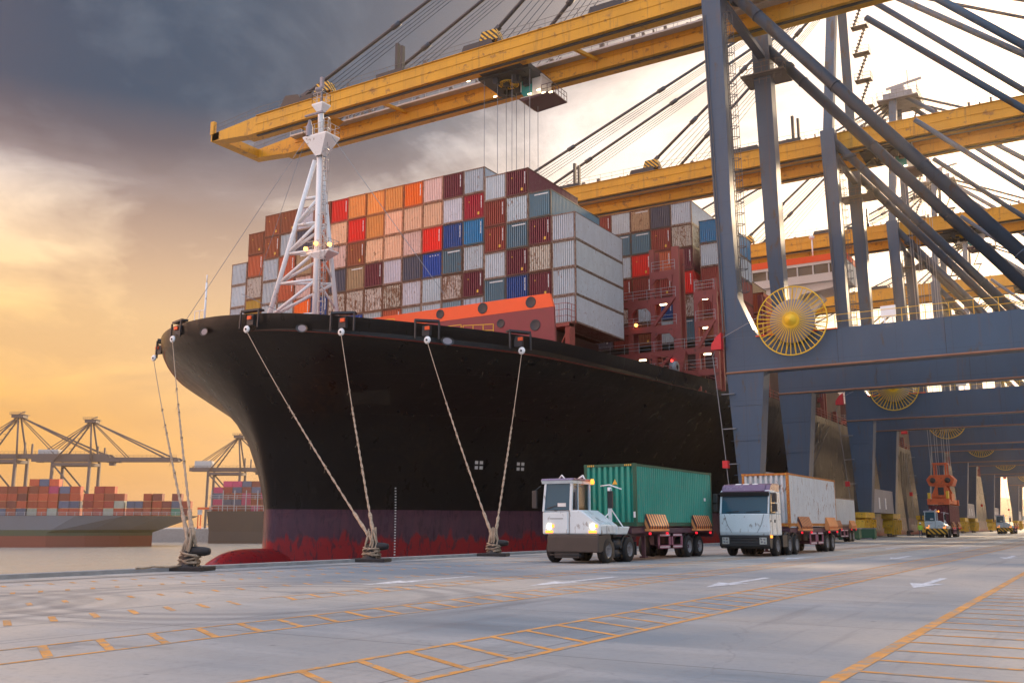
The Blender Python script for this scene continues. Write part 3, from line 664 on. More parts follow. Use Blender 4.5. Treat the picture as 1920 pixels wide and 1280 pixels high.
m = MB(); m.box((-45.2, 64.4, 15), (-43.8, 65.6, 16.9)); m.box((-40.5, 64.2, 15), (-39.6, 65.2, 16.4)); m.lathe((-42.2, 64.4, 16.2), [(0.001, -0.9), (0.9, -0.9), (0.9, -0.8), (0.35, -0.8), (0.35, 0.8), (0.9, 0.8), (0.9, 0.9), (0.001, 0.9)], 'x', 16)
m.build('winch', [M['breakwater_red']], ship)
# hatch coamings under the stacks
m = MB()
m.box((-83.2, 74.8, 14.3), (-49, 84.5, 20.3)); m.box((-48.7, 74.8, 14.3), (-41.5, 84.5, 19.2)); m.box((-84, 95.4, 14.3), (-32.1, 105.2, 20.2)); m.box((-84, 109.5, 14.3), (-32.1, 119.5, 20.8))
m.box((-86, 122, 14.3), (-32.2, 146, 20.8)); m.box((-86, 185, 14.3), (-32.2, 340, 24))
m.build('hatch_coaming', [M['dark_red']], ship)
m = MB(); m.box((-39.2, 73.2, 15.2), (-38.75, 74.2, 19.2)); m.beam((-41.2, 73.6, 19.0), (-38.75, 73.6, 19.0), 1.0, 0.3); m.beam((-41, 74, 15.5), (-39, 73.6, 18.9), 0.12)
m.build('stack_pedestal', [M['red_oxide']], ship)
m = MB(); m.rail([(-41.3, 72.9, 19.2), (-38.8, 72.9, 19.2), (-38.7, 74.3, 19.2)], 1.7, 0.025, 0.8, mids=2); m.build('pedestal_railing', [M['red_oxide']], ship)
# lashing bridges
def lashing(y, x0, x1, zt, posts, levels, tall=None, name='lashing_bridge'):
    m = MB()
    for x, z1, w_ in posts: m.box((x-w_/2, y-0.6, 14.4), (x+w_/2, y-0.25, z1)); m.box((x-w_/2, y+0.7, 14.4), (x+w_/2, y+1.0, z1))
    for z, a, b in levels:
        m.box((a, y-0.55, z-0.35), (b, y+0.95, z)); m.box((a, y-0.62, z-0.55), (b, y-0.5, z+0.05))
    for (p, q) in ((0, 1), (2, 3)):
        pass
    o = m.build(name, [M['red_oxide']], ship)
    m = MB()
    for z, a, b in levels: m.rail([(a, y-0.6, z), (b, y-0.6, z)], 1.05, 0.02, 1.6, mids=2)
    m.build('railing', [M['galv']], o)
    return o
posts = [(-39.6, 24.8, .45), (-37.1, 29.2, .5), (-34.55, 29.2, .75), (-32.55, 25.5, .4), (-30.6, 25.4, .45), (-45, 24.8, .45), (-50, 24.8, .45)]
levels = [(26.8, -37.1, -34.6), (24.0, -50, -34.6), (24.2, -32.6, -30.6), (21.2, -50, -34.6), (21.2, -32.6, -30.6), (18.6, -50, -30.6), (16.4, -50, -30.6)]
lb = lashing(88.6, 0, 0, 0, posts, levels)
for (x0, z0), (x1, z1) in (((-37.0, 21.3), (-34.7, 24.0)), ((-32.4, 18.6), (-30.7, 21.2)), ((-37.2, 16.4), (-34.6, 18.6))): m = MB(); m.beam((x0, 88.0, z0), (x1, 88.0, z1), 0.3); m.build('brace', [M['red_oxide']], lb)
for xa, xb, zb in ((-37.1, -34.9, 26.3), (-39.4, -37.3, 23.5), (-32.4, -30.8, 23.7), (-37.0, -34.9, 20.7)):
    m = MB(); m.prism([(xa, zb), (xa, zb-0.9), (xa+0.5, zb-0.3), (xb-0.5, zb-0.3), (xb, zb-0.9), (xb, zb)], 87.9, 88.2); m.build('gusset', [M['red_oxide']], lb)
m = MB(); m.prism([(-35.2, 17.6), (-34.2, 18.9), (-33.6, 18.3), (-34.1, 16.2), (-35.6, 14.6), (-36.2, 14.6)], 87.6, 88.4); m.build('brace', [M['red_oxide']], lb)
for x, z in ((-36.2, 26.3), (-36.0, 23.45), (-35.9, 20.6), (-31.7, 23.5), (-31.6, 20.6), (-31.6, 18.0), (-38.4, 18.0)):
    m = MB(); m.box((x-0.35, 88.1, z-0.12), (x+0.35, 88.3, z)); m.build('strip_lamp', [M['lamp_warm']], lb)
m = MB(); m.lathe((-38.85, 87.7, 21.5), [(0.001, -0.1), (0.16, -0.05), (0.18, 0.1)], 'y', 12); m.build('floodlight', [M['lamp_orange']], lb)
m = MB(); m.lathe((-35.0, 87.4, 17.5), [(0.001, -0.05), (0.12, -0.02), (0.12, 0.1)], 'y', 10); m.build('red_lamp', [M['lamp_red']], lb)
for y in (106.8, 120.7, 133.2):
    lashing(y, 0, 0, 0, [(-31.6, 27.6, .5), (-34.6, 27.6, .4), (-40, 27.6, .4)], [(24.5, -41, -31.6), (21.5, -41, -31.6), (18.6, -41, -31.6)])
for y in (182.5, 210, 238, 266, 294, 322):
    lashing(y, 0, 0, 0, [(-31.6, 22.6, .5), (-34.6, 22.6, .4)], [(20.5, -41, -31.6), (18.2, -41, -31.6)])
m = MB(); m.rail([(-33.7, 79, 15.7), (-32.3, 90, 15.7), (-31.4, 100, 15.7), (-31.25, 120, 15.7), (-31.25, 345, 15.7)], 1.1, 0.03, 2.2, mids=2)
m.build('side_railing', [M['red_oxide']], ship)
m = MB()
for y in (83.5, 92.5, 95.0): m.lathe((-33.2 if y < 90 else -31.8, y, 16.1), [(0.25, -0.3), (0.55, -0.32), (0.6, 0), (0.55, 0.32), (0.25, 0.3)], 'x', 16)
m.build('panama_lead', [M['grey_steel']], ship)
for y in range(96, 345, 9):
    if rnd.random() < 0.8:
        m = MB(); m.box((-32.4, y, 14.5), (-31.7, y+0.5, 17.2+rnd.random()*1.2)); m.build('deck_post', [M['red_oxide']], ship); m = MB(); m.box((-32.2, y+2, 14.5), (-31.6, y+3.2, 16.4)); m.build('deck_vent', [M['red_oxide']], ship)
# bridge superstructure
br = empty('bridge_superstructure', (0, 0, 0)); br.parent = ship
m = MB(); Y = 150
m.box((-90, Y, 39.2), (-30.8, Y+7, 40.5)); m.box((-90, Y, 42.0), (-30.8, Y+7, 42.45)); 
for k in range(25): x = -89.8+k*2.45; m.box((x-0.1, Y+0.02, 40.5), (x+0.1, Y+0.2, 42.0))
m.box((-31.1, Y, 40.5), (-30.8, Y+7, 42.0))
m.prism([(-90, 39.2), (-30.8, 39.2), (-33.5, 38.1), (-38.0, 37.6), (-43, 33), (-43.6, 33), (-46.5, 37.2), (-48, 37.6), (-60, 37.6), (-90, 38)], Y+0.5, Y+6)
m.prism([(-44, 14), (-46, 14), (-46, 37.7), (-44.2, 37.7)], Y+1, Y+5)
m.prism([(-52.6, 14), (-78, 14), (-78, 39), (-52.6, 39)], Y+0.5, Y+12)
m.beam((-35.8, Y+3, 38.0), (-43.6, Y+3, 30.5), 0.9, 3); m.build('wheelhouse', [M['cream_paint']], br)
m = MB(); m.box((-90, Y-0.05, 42.45), (-30.75, Y+7.05, 43.5)); m.build('red_fascia', [M['signal_orange']], br)
m = MB(); m.box((-89.8, Y+0.3, 40.5), (-31.2, Y+6.8, 42.0)); m.build('window', [M['bridge_glass']], br)
m = MB(); m.tube([(-36.5, Y+3, 43.5), (-36.5, Y+3, 47.2)], 0.12, 8); m.lathe((-36.5, Y+3, 47.4), [(0.01, -0.4), (0.4, -0.2), (0.45, 0.1), (0.01, 0.5)], 'z', 12); m.build('satellite_dome', [M['white_paint']], br)
m = MB(); m.box((-84, 250, 24), (-48, 262, 38)); m.box((-66, 256, 38), (-60, 262, 44)); m.build('funnel_casing', [M['cream_paint']], ship)
# foremast
fm = empty('foremast', (0, 0, 0)); fm.parent = ship
c0 = Vector((-58.6, 62.4, 16.5)); c1 = Vector((-58.35, 61.9, 36.2)); 
m = MB(); m.tube([c0, c1], 0.34, 14); m.tube([c1, (-58.0, 61.3, 39.7)], 0.28, 12); m.build('mast_column', [M['white_paint']], fm)
lf = Vector((-64.9, 61.5, 16.5)); lt = Vector((-58.9, 61.8, 34.5)); rf_ = Vector((-58.3, 65.6, 16.5)); rt_ = Vector((-58.35, 62.2, 33.5))
m = MB(); m.tube([lf, lt], 0.22, 10); m.build('mast_leg', [M['white_paint']], fm)
m = MB(); m.tube([rf_, rt_], 0.22, 10); m.build('mast_leg', [M['white_paint']], fm)
m = MB()
def at_z(a, b, z): t = (z-a.z)/(b.z-a.z); return a + (b-a)*t
zs = [20.2, 23.3, 26.0, 28.6, 31.0]
for i, z in enumerate(zs):
    for q in ((c0, c1), (rf_, rt_)): m.tube([at_z(lf, lt, z), at_z(q[0], q[1], z)], 0.13, 7)
    if i+1 < len(zs)+0:
        z2 = zs[i+1] if i+1 < len(zs) else 33
        for q in ((c0, c1), (rf_, rt_)): m.tube([at_z(lf, lt, z), at_z(q[0], q[1], z2)], 0.15, 7)
    m.tube([at_z(c0, c1, z), at_z(rf_, rt_, z-2.4)], 0.10, 6)
m.tube([at_z(lf, lt, 16.9), at_z(c0, c1, 20.0)], 0.16, 7); m.tube([at_z(lf, lt, 17.0), at_z(rf_, rt_, 20.0)], 0.16, 7)
m.build('mast_brace', [M['white_paint']], fm)
pc = Vector((-58.2, 61.7, 0))
def platform(m, cx, cy, z, hx, hy, zc, rc):
    a = [(cx-hx, cy-hy, z), (cx+hx, cy-hy, z), (cx+hx, cy+hy, z), (cx-hx, cy+hy, z)]; b = [(cx-rc, cy-rc, zc), (cx+rc, cy-rc, zc), (cx+rc, cy+rc, zc), (cx-rc, cy+rc, zc)]
    m.add(a+b, [(3, 2, 1, 0)] + [(i, (i+1) % 4, 4+(i+1) % 4, 4+i) for i in range(4)]); m.box((cx-hx, cy-hy, z), (cx+hx, cy+hy, z+0.12))
for a_ in ((-58.15, 61.7, 36.4, 1.4, 0.95, 34.7, 0.33), (-57.95, 61.3, 39.4, 0.65, 0.55, 38.8, 0.28), (-58.0, 62.3, 25.6, 1.3, 0.7, 25.0, 0.33)):
    m = MB(); platform(m, *a_); m.build('mast_platform', [M['white_paint']], fm)
m = MB()
for z, hx, hy, cx, cy in ((36.5, 1.38, .93, -58.15, 61.7), (39.5, .63, .53, -57.95, 61.3), (25.72, 1.28, .68, -58.0, 62.3)):
    m.rail([(cx-hx, cy-hy, z), (cx+hx, cy-hy, z), (cx+hx, cy+hy, z), (cx-hx, cy+hy, z), (cx-hx, cy-hy, z)], 1.0, 0.02, 0.7)
m.ladder((-57.75, 62.0, 17), (-57.75, 61.8, 38.2), 0.4, True, side=(0.6, 0.8, 0), out=(0.85, -0.5, 0)); m.build('mast_railing', [M['galv']], fm)
m = MB(); m.box((-59.0, 60.3, 38.2), (-56.9, 60.5, 38.35)); m.lathe((-58.9, 60.9, 36.5), [(.3, 0), (.34, .9), (.2, 1.2), (.12, 1.6)], 'z', 10); m.tube([(-57.95, 61.3, 39.5), (-57.95, 61.3, 41.9)], 0.10, 8); m.lathe((-58.2, 61.2, 40.8), [(.05, 0), (.35, 0.05), (.38, .3), (.1, .4)], 'z', 12); m.box((-58.1, 61.15, 41.2), (-57.8, 61.45, 42.2)); m.build('radar', [M['drum_grey']], fm)
for x, y, z in ((-59.15, 61.3, 26.0), (-57.9, 61.25, 26.3), (-56.6, 61.6, 26.1)):
    m = MB(); m.lathe((x, y, z), [(.001, -.12), (.17, -.1), (.19, .12), (0.001, .2)], 'y', 12); m.build('floodlight', [M['lamp_orange']], fm)
m = MB()
for a, b in (((-59.4, 61.0, 36.4), (-67, 54.5, 18.2)), ((-59.4, 61.0, 36.4), (-64.0, 60.5, 24)), ((-56.9, 61.7, 36.4), (-44.0, 61.5, 20)), ((-62.8, 57.5, 21.5), (-57, 60, 18.5))): m.tube([a, b], 0.025, 4)
m.build('mast_stay', [M['grey_steel']], fm)
m = MB(); m.tube([(-66.6, 56.8, 17), (-66.6, 56.8, 22.9)], 0.09, 8); m.tube([(-66.6, 56.8, 22.9), (-66.6, 56.8, 23.6)], 0.05, 6); m.rail([(-67.2, 56.2, 18.2), (-66, 56.2, 18.2)], 2.0, 0.03, 0.6); m.build('jackstaff', [M['white_paint']], ship)
# fairleads with rollers, seen against the bulwark
lead = []
def fairlead(p, big=True):
    """bracket frame on top of the bulwark, hooks below and a white roller disc"""
    m = MB(); x, y, z = p
    t = Vector((cos(FA), sin(FA), 0)); nrm = Vector((sin(FA), -cos(FA), 0))
    P = Vector(p)
    m.beam(P - t*0.95 + Vector((0, 0, 0.12)), P + t*0.95 + Vector((0, 0, 0.12)), 0.6, 0.16); m.beam(P - t*0.9 + nrm*0.3, P - t*0.9 + nrm*0.35 - Vector((0, 0, 1.3)), 0.12); m.beam(P + t*0.9 + nrm*0.3, P + t*0.9 + nrm*0.35 - Vector((0, 0, 1.3)), 0.12)
    m.box(P - t*0 - Vector((.34, .15, 1.05)) + nrm*0.08, P + Vector((.34, .15, -.25)) + nrm*0.08); o = m.build('fairlead', [M['dark_steel']], ship)
    m = MB(); m.box(P + nrm*0.32 - Vector((.2, .06, .62)), P + nrm*0.32 + Vector((.2, .06, -.35))); m.build('red_shackle', [M['signal_orange']], o)
    m = MB(); d = P + nrm*0.55 - Vector((0, 0, 1.45)); m.lathe(tuple(d), [(.001, -.08), (.27, -.07), (.30, 0), (.27, .07), (.001, .08)], 'y', 18); m.lathe(tuple(d), [(.001, -.13), (.08, -.13), (.08, .13), (.001, .13)], 'y', 10, 1); m.build('roller', [M['white_paint'], M['dark_steel']], o)
    return d
LEADS = [-16, -6.2, 7, 15.2, 20, 24.2]; HOLES = [-1.0, 12, 21]; THR = [(23.0, 7.0), (25.2, 7.0)]; DRA = 17.8; ANC = 16.0
def lead_at(idx, dz=0.0):
    global FA
    i = half + int(idx) if idx >= 0 else half + int(idx); f = idx - math.floor(idx); i = half + math.floor(idx)
    a, b = TS[i], TS[i+1]; FA = math.atan2(b.y-a.y, b.x-a.x); p = a.lerp(b, f); return fairlead(p + Vector((0, 0, 0.1+dz)))
leads = [lead_at(s) for s in LEADS]
# hull marks: openings, thruster signs, draught marks, anchor pocket
m = MB()
for s in HOLES:
    i = half + math.floor(s); a, b = TS[i], TS[i+1]; p = a.lerp(b, s-math.floor(s)); t = (b-a).normalized(); nrm = Vector((t.y, -t.x, 0)); c_ = p - Vector((0, 0, 1.15)) + nrm*0.03
    ring = []; n_ = 18
    for k in range(n_): q = 2*pi*k/n_; ring.append(c_ + t*cos(q)*0.36 + Vector((0, 0, 1))*sin(q)*0.24)
    o_ = [v + (v-c_)*0.45 + nrm*0.06 for v in ring]
    m.add(ring + o_ + [c_ + nrm*0.005], [(k, (k+1) % n_, n_+(k+1) % n_, n_+k) for k in range(n_)], 0, True); m.add(ring, [tuple(range(n_))], 1)
m.build('mooring_hole', [M['truck_black'], M['drum_grey']], ship)
def decal(m, idx, z, u0, u1, v0, v1, mi=0):
    """small patch laid 3 cm proud of the hull; u along the hull in metres, v up"""
    pts = []
    for u, v in ((u0, v0), (u1, v0), (u1, v1), (u0, v1)):
        i = half + math.floor(idx); seg = (LS[i+1]-LS[i]).length; q = idx + u/seg
        p = hull_at(q, z+v); p2 = hull_at(q+0.05, z+v); t = (p2-p).normalized(); pts.append(p + Vector((t.y, -t.x, 0))*0.04)
    m.add(pts, [(0, 1, 2, 3)], mi)
for s, z in THR:
    m = MB()
    for du, dv in ((-.42, .08), (.08, .08), (-.42, -.36), (.08, -.36)): decal(m, s, z, du, du+.34, dv, dv+.28)
    m.build('thruster_mark', [M['decal_white']], ship)
m = MB()
for k in range(26): decal(m, DRA, 4.8 - k*0.24, 0, 0.15, 0, 0.11)
m.build('draught_mark', [M['decal_white']], ship)
m = MB(); decal(m, ANC, 11.4, -1.9, 1.9, 0, 1.1); m.build('anchor_recess', [M['recess_brown']], ship)

# bollards and mooring lines
BO = [(-25.95, 22.1), (-25.85, 31.3), (-25.65, 40.3)]
def bollard(name, x, y, label, grp='bollards on the quay edge'):
    r = empty(name, (x, y, 0.12 if x < -26.2 else 0), R(20), label, 'bollard', grp)
    m = MB(); m.box((-.72, -.5, 0), (.72, .5, .14)); m.lathe((0, 0, .14), [(.40, 0), (.30, .12), (.24, .3), (.25, .48)], 'z', 16); m.build('base', M['bollard_iron'], r)
    m = MB(); m.lathe((0.22, 0, .62), [(.001, -.42), (.12, -.4), (.16, -.2), (.17, 0), (.15, .32), (.11, .50), (.001, .53)], 'x', 14); m.lathe((0, 0, .3), [(.24, 0), (.28, .18), (.2, .34), (.001, .36)], 'z', 14); m.build('head', M['bollard_iron'], r)
    return r
bl = ['dark iron bollard at the left end of the quay, with two ropes round it', 'dark iron bollard below the foremast, with two ropes round it', 'dark iron bollard left of the white tractor unit, with two ropes round it']
for (x, y), l in zip(BO, bl): bollard('bollard', x, y, l)
def line(a, b, kn, label, seed):
    """upper single rope, knots, doubled lower part"""
    r = random.Random(seed); a = Vector(a); b = Vector(b)
    root = empty('mooring_line', b, 0, label, 'mooring rope', 'ropes from the bow to the bollards')
    def P(t):
        sag = 4*t*(1-t)*0.12; return a.lerp(b, t) - Vector((0, 0, sag*2.2)) - b
    m = MB(); m.tube([P(kn*i/14) for i in range(15)], 0.030, 7); m.build('upper_rope', M['rope'], root)
    m = MB(); nn = 60
    for ph in (0, pi):
        pts = []
        for i in range(nn+1):
            t = kn + (1-kn)*i/nn; w = 0.028; ang = i*0.9 + ph
            pts.append(P(t) + Vector((cos(ang)*w, 0.3*cos(ang)*w, sin(ang)*w*0.3)) + Vector((r.uniform(-.006, .006), 0, 0)))
        m.tube(pts, [0.031 + 0.003*abs(sin(i*1.7+seed)) + (0.03 if i > nn*0.86 else 0) for i in range(nn+1)], 6)
    m.build('lower_rope', M['rope'], root)
    m = MB()
    for t in (kn-0.10, kn, kn+0.045, kn+0.17, kn+(1-kn)*.55):
        p = P(t)
        for k in range(3): m.ring((p.x, p.y, p.z + (k-1)*0.06), 0.042, 0.028, 'z', 12, 5)
        m.tube([p + Vector((0.02, 0, 0)), p + Vector((r.uniform(-.2, .2), 0, -r.uniform(.15, .4)))], 0.014, 4)
    m.build('knot', M['rope'], root)
    # loops round the bollard
    m = MB()
    for k in range(7):
        pts = []; rr = 0.20 + 0.09*r.random(); h = 0.16 + 0.06*k + r.uniform(-.03, .03)
        for j in range(17): q = 2*pi*j/16; pts.append((rr*cos(q), rr*sin(q), h - b.z + 0.07*sin(q+k*1.7)))
        m.tube(pts, 0.034, 6, cap=False)
    for k in range(12):
        q = r.uniform(0, 6.28); z1 = r.uniform(.8, 1.25); m.tube([(0.24*cos(q), 0.24*sin(q), .14-b.z), (0.22*cos(q+.5), .20*sin(q+.5), .4-b.z), (.15*cos(q+1.1), .15*sin(q+1.1), .75-b.z), (0.06*cos(q), 0.06*sin(q), z1+.15-b.z)], r.uniform(.026, .042), 6)
    m.build('rope_loop', M['rope'], root)
for (li, bi, kn, lb_, dx) in ((0, 0, .59, 'leftmost mooring rope, hanging from the bow tip to the left bollard', -.10), (1, 0, .52, 'near-vertical mooring rope, the right one of the pair at the left bollard', .12),
                          (2, 1, .50, 'long slanting mooring rope from left of the foremast to the middle bollard', -.12), (3, 1, .49, 'steeper mooring rope from right of the foremast to the middle bollard', .12),
                          (4, 2, .39, 'slanting mooring rope coming down from the left to the bollard beside the tractor', -.10), (5, 2, .50, 'mooring rope leaning right as it rises from the bollard beside the tractor', .10)):
    p = leads[li]; line((p.x, p.y, p.z-0.15+SZ), (BO[bi][0]+dx, BO[bi][1], 1.0), kn, lb_, li+1)
m = MB(); pts = [(-25.9+0.25*sin(k)*0, 22.0-k*0.33, 0.16+0.02*sin(k*2)) for k in range(7)]; m.tube(pts, 0.035, 6); tag(m.build('loose_rope_end', M['rope']), 'short rope tail lying along the quay edge left of the left bollard', 'rope')
for j, (y0, n_) in enumerate(((96, 4), (122, 7), (158, 4))):
    for k in range(n_):
        m = MB(); m.tube([(-31.2, y0+30+k*3.0, 15.3), (-28.8, y0+14+k*1.1, 8-0.2*k), (-26.0, y0+0.2*k, 0.5)], 0.06, 5)
        tag(m.build('breast_line', M['dark_rope']), f'{NTH[k]} dark mooring rope slanting down the hull side behind the {["first", "second", "third"][j]} pair of crane legs', 'mooring rope', f'dark ropes behind crane pair {["one","two","three"][j]}')
    bollard('bollard', -26.0, y0, f'small far bollard between the {["first and second", "second and third", "third and fourth"][j]} crane on the quay edge')

# ------------------------------------------------------------------ cranes
CXL = -24.6
def make_crane():
    r = empty('gantry_crane', (CXL, 77.5, 0))
    B = M['crane_blue']; Yw = M['crane_yellow']; G = M['galv']
    for y0 in (0, 15.2):
        m = MB(); y1 = y0+1.7
        m.add([(-.85, y0+.1, 3.0), (.60, y0+.1, 3.0), (.60, y1-.1, 3.0), (-.85, y1-.1, 3.0), (-1.55, y0, 14.0), (1.6, y0, 14.0), (1.6, y1, 14.0), (-1.55, y1, 14.0)], [(0,3,2,1),(4,5,6,7),(0,1,5,4),(1,2,6,5),(2,3,7,6),(3,0,4,7)])
        for z in (5.5, 8.3, 11.2): m.box((-1.0-.05*z, y0-.012, z), (.5+.09*z-.35, y0+.02, z+.05), 0)
        m.prism([(-1.55, 16.9), (1.6, 16.9), (1.2, 17.05), (.85, 17.5), (-.35, 20.4), (-.57, 28), (-.75, 52.0), (-2.55, 52.0), (-2.05, 28), (-1.65, 20)], y0+.03, y1-.03)
        m.build('seaside_leg', B, r)
        m = MB(); m.box((-1.55, y0, 14.0), (30.0, y1, 16.92)); 
        m.box((1.6, y0-.03, 13.94), (30, y0+.28, 14.06), 1)
        for x in (7.6, 15.5, 23): m.box((x-.02, y0-.012, 14.1), (x+.02, y0+.02, 16.9), 2)
        m.tube([(-1.6, y0-.03, 14.0), (30, y0-.03, 14.0)], 0.10, 6, 1)
        m.build('portal_beam', [B, M['rusty_edge'], M['dark_steel']], r)
        m = MB(); m.prism([(26.0, 3), (28.0, 3), (29.0, 14), (28.2, 52), (26.6, 52), (25.6, 14)], y0, y1); m.build('landside_leg', B, r)
        m = MB(); m.tube([(-1.6, y0+.85, 51.22), (24.3, y0+.85, 17.0)], [0.52, 0.52], 24)
        for t in (.12, .37, .62, .87): m.tube([(-.6+24.9*(t-.0012), y0+.85, 49.9-32.9*(t-.0012)), (-.6+24.9*(t+.0012), y0+.85, 49.9-32.9*(t+.0012))], 0.57, 24); m.lathe((0.75, y0+.85, 48.0), [(.7, -.3), (.9, 0), (.7, .3)], 'z', 16); m.build('diagonal_brace', B, r)
        m = MB(); m.tube([(8.9, y0+.85, 51.2), (26.3, y0+.85, 33.9)], 0.31, 14); m.build('girder_brace', B, r)
        m = MB(); m.rail([(7.5, y0+.1, 16.92), (26, y0+.1, 16.92)], 1.1, 0.025, 1.7); m.rail([(.9, y0+.2, 16.92), (2.4, y0+.2, 16.92)], 1.1, .025, .8); m.build('portal_railing', M['reel_yellow'], r)
    m = MB(); m.ladder((-.25, .85, 21), (-.62, .85, 47), .5, True, side=(0, 1, 0), out=(1, 0, 0)); m.build('leg_ladder', M['galv_dark'], r)
    m = MB(); m.tube([(-1.7, -.06, 17.5), (-2.35, -.06, 47)], .05, 5); m.tube([(-1.5, -.06, 17.5), (-2.15, -.06, 47)], .04, 5); m.build('conduit', M['galv_dark'], r)
    m = MB(); m.box((-1.2, 1.7, 3.0), (.5, 15.2, 5.9)); m.build('sill_beam', M['sill_grey'], r)
    m = MB()
    for y in (5.5, 9.5): m.box((.5, y, 3.5), (.53, y+.7, 4.9))
    m.build('sign_panel', M['white_paint'], r)
    m = MB(); m.box((26.2, 1.7, 3.0), (27.9, 15.2, 5.9)); m.build('landside_sill_beam', B, r)
    m = MB(); m.box((-1.9, 1.7, 49.2), (-1.1, 15.2, 49.7)); m.build('cross_beam', B, r)
    for z in (31.5, 47.6): m = MB(); m.box((26.8, 1.7, z), (28, 15.2, z+2)); m.build('cross_beam', B, r)
    # bogies
    for x in (-.2, 27):
        for yc in (-.4, 16.6):
            m = MB(); m.box((x-.75, yc-2.6, 2.35), (x+.75, yc+2.6, 3.0)); 
            for d in (-1.6, 1.6):
                m.prism([(yc+d-1.45, 1.15), (yc+d+1.45, 1.15), (yc+d+1.0, 2.1), (yc+d+.25, 2.36), (yc+d-.25, 2.36), (yc+d-1.0, 2.1)], x-.6, x+.6, 'x')
                for e in (-.75, .75):
                    m.prism([(yc+d+e-.62, .45), (yc+d+e+.62, .45), (yc+d+e+.35, 1.15), (yc+d+e-.35, 1.15)], x-.45, x+.45, 'x')
                    m.box((x+.45, yc+d+e-.16, .3), (x+.75, yc+d+e+.16, 1.9)); m.box((x+.5, yc+d+e+.25, .9), (x+.85, yc+d+e+.5, 2.2))
            b = m.build('bogie', M['bogie_yellow'], r)
            m = MB()
            for d in (-1.6, 1.6):
                for e in (-1.05, -.4, .4, 1.05): m.lathe((x, yc+d+e, .32), [(.001, -.12), (.31, -.11), (.31, .11), (.001, .12)], 'x', 14)
            m.build('wheel', M['dark_steel'], b)
    # boom girders
    for y0, nm in ((3.0, 0), (10.0, 1)):
        m = MB(); y1 = y0+1.5; x0 = -70.5
        m.prism([(x0, 50.7), (x0+8, 50.0), (52, 50.0), (52, 52.35), (x0+8, 52.35), (x0, 51.7)], y0, y1)
        m.box((x0+8, y0-.10 if nm else y0-.06, 51.2), (52, y0, 51.32)); m.box((x0+6, y0-.25, 49.93), (52, y1+.25, 50.0)); m.box((x0+8, y0-.16, 52.35), (52, y1+.16, 52.42))
        m.box((x0+8, y0+.2, 49.75), (52, y0+.5, 49.93), 1)
        o = m.build('boom_girder', [Yw, M['dark_steel']], r)
        if nm:
            m = MB(); m.box((x0+8, y0-1.0, 51.75), (50, y0-.02, 51.95)); m.rail([(x0+8, y0-.95, 51.95), (50, y0-.95, 51.95)], 1.0, 0.02, 2.0); m.build('walkway', M['galv'], o)
        m = MB(); m.rail([(x0+.3, y0+.1, 51.75), (x0+8, y0+.1, 52.42), (50, y0+.1, 52.42)], 1.1, 0.022, 1.9); 
        rr = random.Random(5+nm)
        for k in range(90):
            x = x0+9+k*1.25
            if rr.random() < .6: m.box((x, y0+.2, 52.42), (x+rr.uniform(.08, .5), y0+.5, 52.42+rr.uniform(.15, .75)))
        m.build('railing', M['galv_dark'], o)
    m = MB(); m.box((-70.7, 3.0, 50.7), (-69.2, 11.5, 51.75)); m.box((-70.8, 2.9, 51.6), (-70.2, 3.4, 53.4)); m.build('boom_tie', Yw, r)
    m = MB(); m.box((-30.0, 3.0, 52.35), (-29.4, 11.5, 52.9)); m.build('boom_tie', Yw, r)
    for x in (-46, -20): m = MB(); m.beam((x, 4.5, 51.6), (x+2, 10, 51.2), .35); m.build('boom_tie', Yw, r)
    m = MB(); m.prism([(-56.5, 50.0), (-50.5, 50.0), (-52, 49.2), (-55, 49.2)], 4.5, 6.0); m.build('boom_tie', Yw, r)
    m = MB(); m.box((-3.2, 4.5, 52.4), (2.5, 10, 52.9)); m.box((30, 3.5, 53), (44, 11, 58)); m.build('machinery_house', M['cream_paint'], r)
    for x in (-53.5, -29.5, -14): m = MB(); m.prism([(x-1.5, 52.42), (x+2.6, 52.42), (x+2.3, 53.1), (x-1.2, 53.1)], 2.9, 4.6); m.build('stay_bracket', M['dark_steel'], r)
    for x in (-40.5, -7.0): m = MB(); m.box((x-2.6, 3.0, 52.42), (x+1.2, 4.4, 52.95)); m.box((x, 3.2, 52.9), (x+.35, 3.7, 56.3)); m.box((x+.75, 3.2, 52.9), (x+1.05, 3.7, 55.8)); m.build('latch_post', M['dark_steel'], r)
    m = MB(); m.prism([(-58.5, 52.4), (-54.5, 52.4), (-55.5, 53.6), (-57.6, 53.9)], 3.0, 4.4); m.build('stay_bracket', M['dark_steel'], r)
    for x in (-51.6, -27.6): m = MB(); m.prism([(x-1.3, 53.0), (x+1.3, 53.0), (x+.9, 54.2), (x-.9, 54.2)], 3.1, 4.3); m.build('striped_hood', M['hazard'], r)
    # A-frame
    AP = Vector((.4, 7.3, 76.0))
    for y0 in (.9, 16.0):
        m = MB(); m.beam((-1.6, y0, 52), (AP.x-1, AP.y + (-2.2 if y0 < 5 else 2.2), AP.z), 1.2, 1.2); m.build('apex_column', B, r)
        m = MB(); m.tube([(26.9, y0, 52), (AP.x+.6, AP.y + (-2.2 if y0 < 5 else 2.2), AP.z)], 0.4, 12); m.build('back_strut', B, r)
    m = MB(); m.box((-2.2, 4.3, 75.6), (2.6, 10.3, 76.6)); m.box((-1, 5.5, 76.6), (1.2, 9, 78.2)); m.beam((-2, 7, 78.6), (4, 7, 79.4), .35); m.box((-3.2, 3.6, 75.2), (3.6, 11, 75.4)); m.build('apex_head', M['grey_steel'], r)
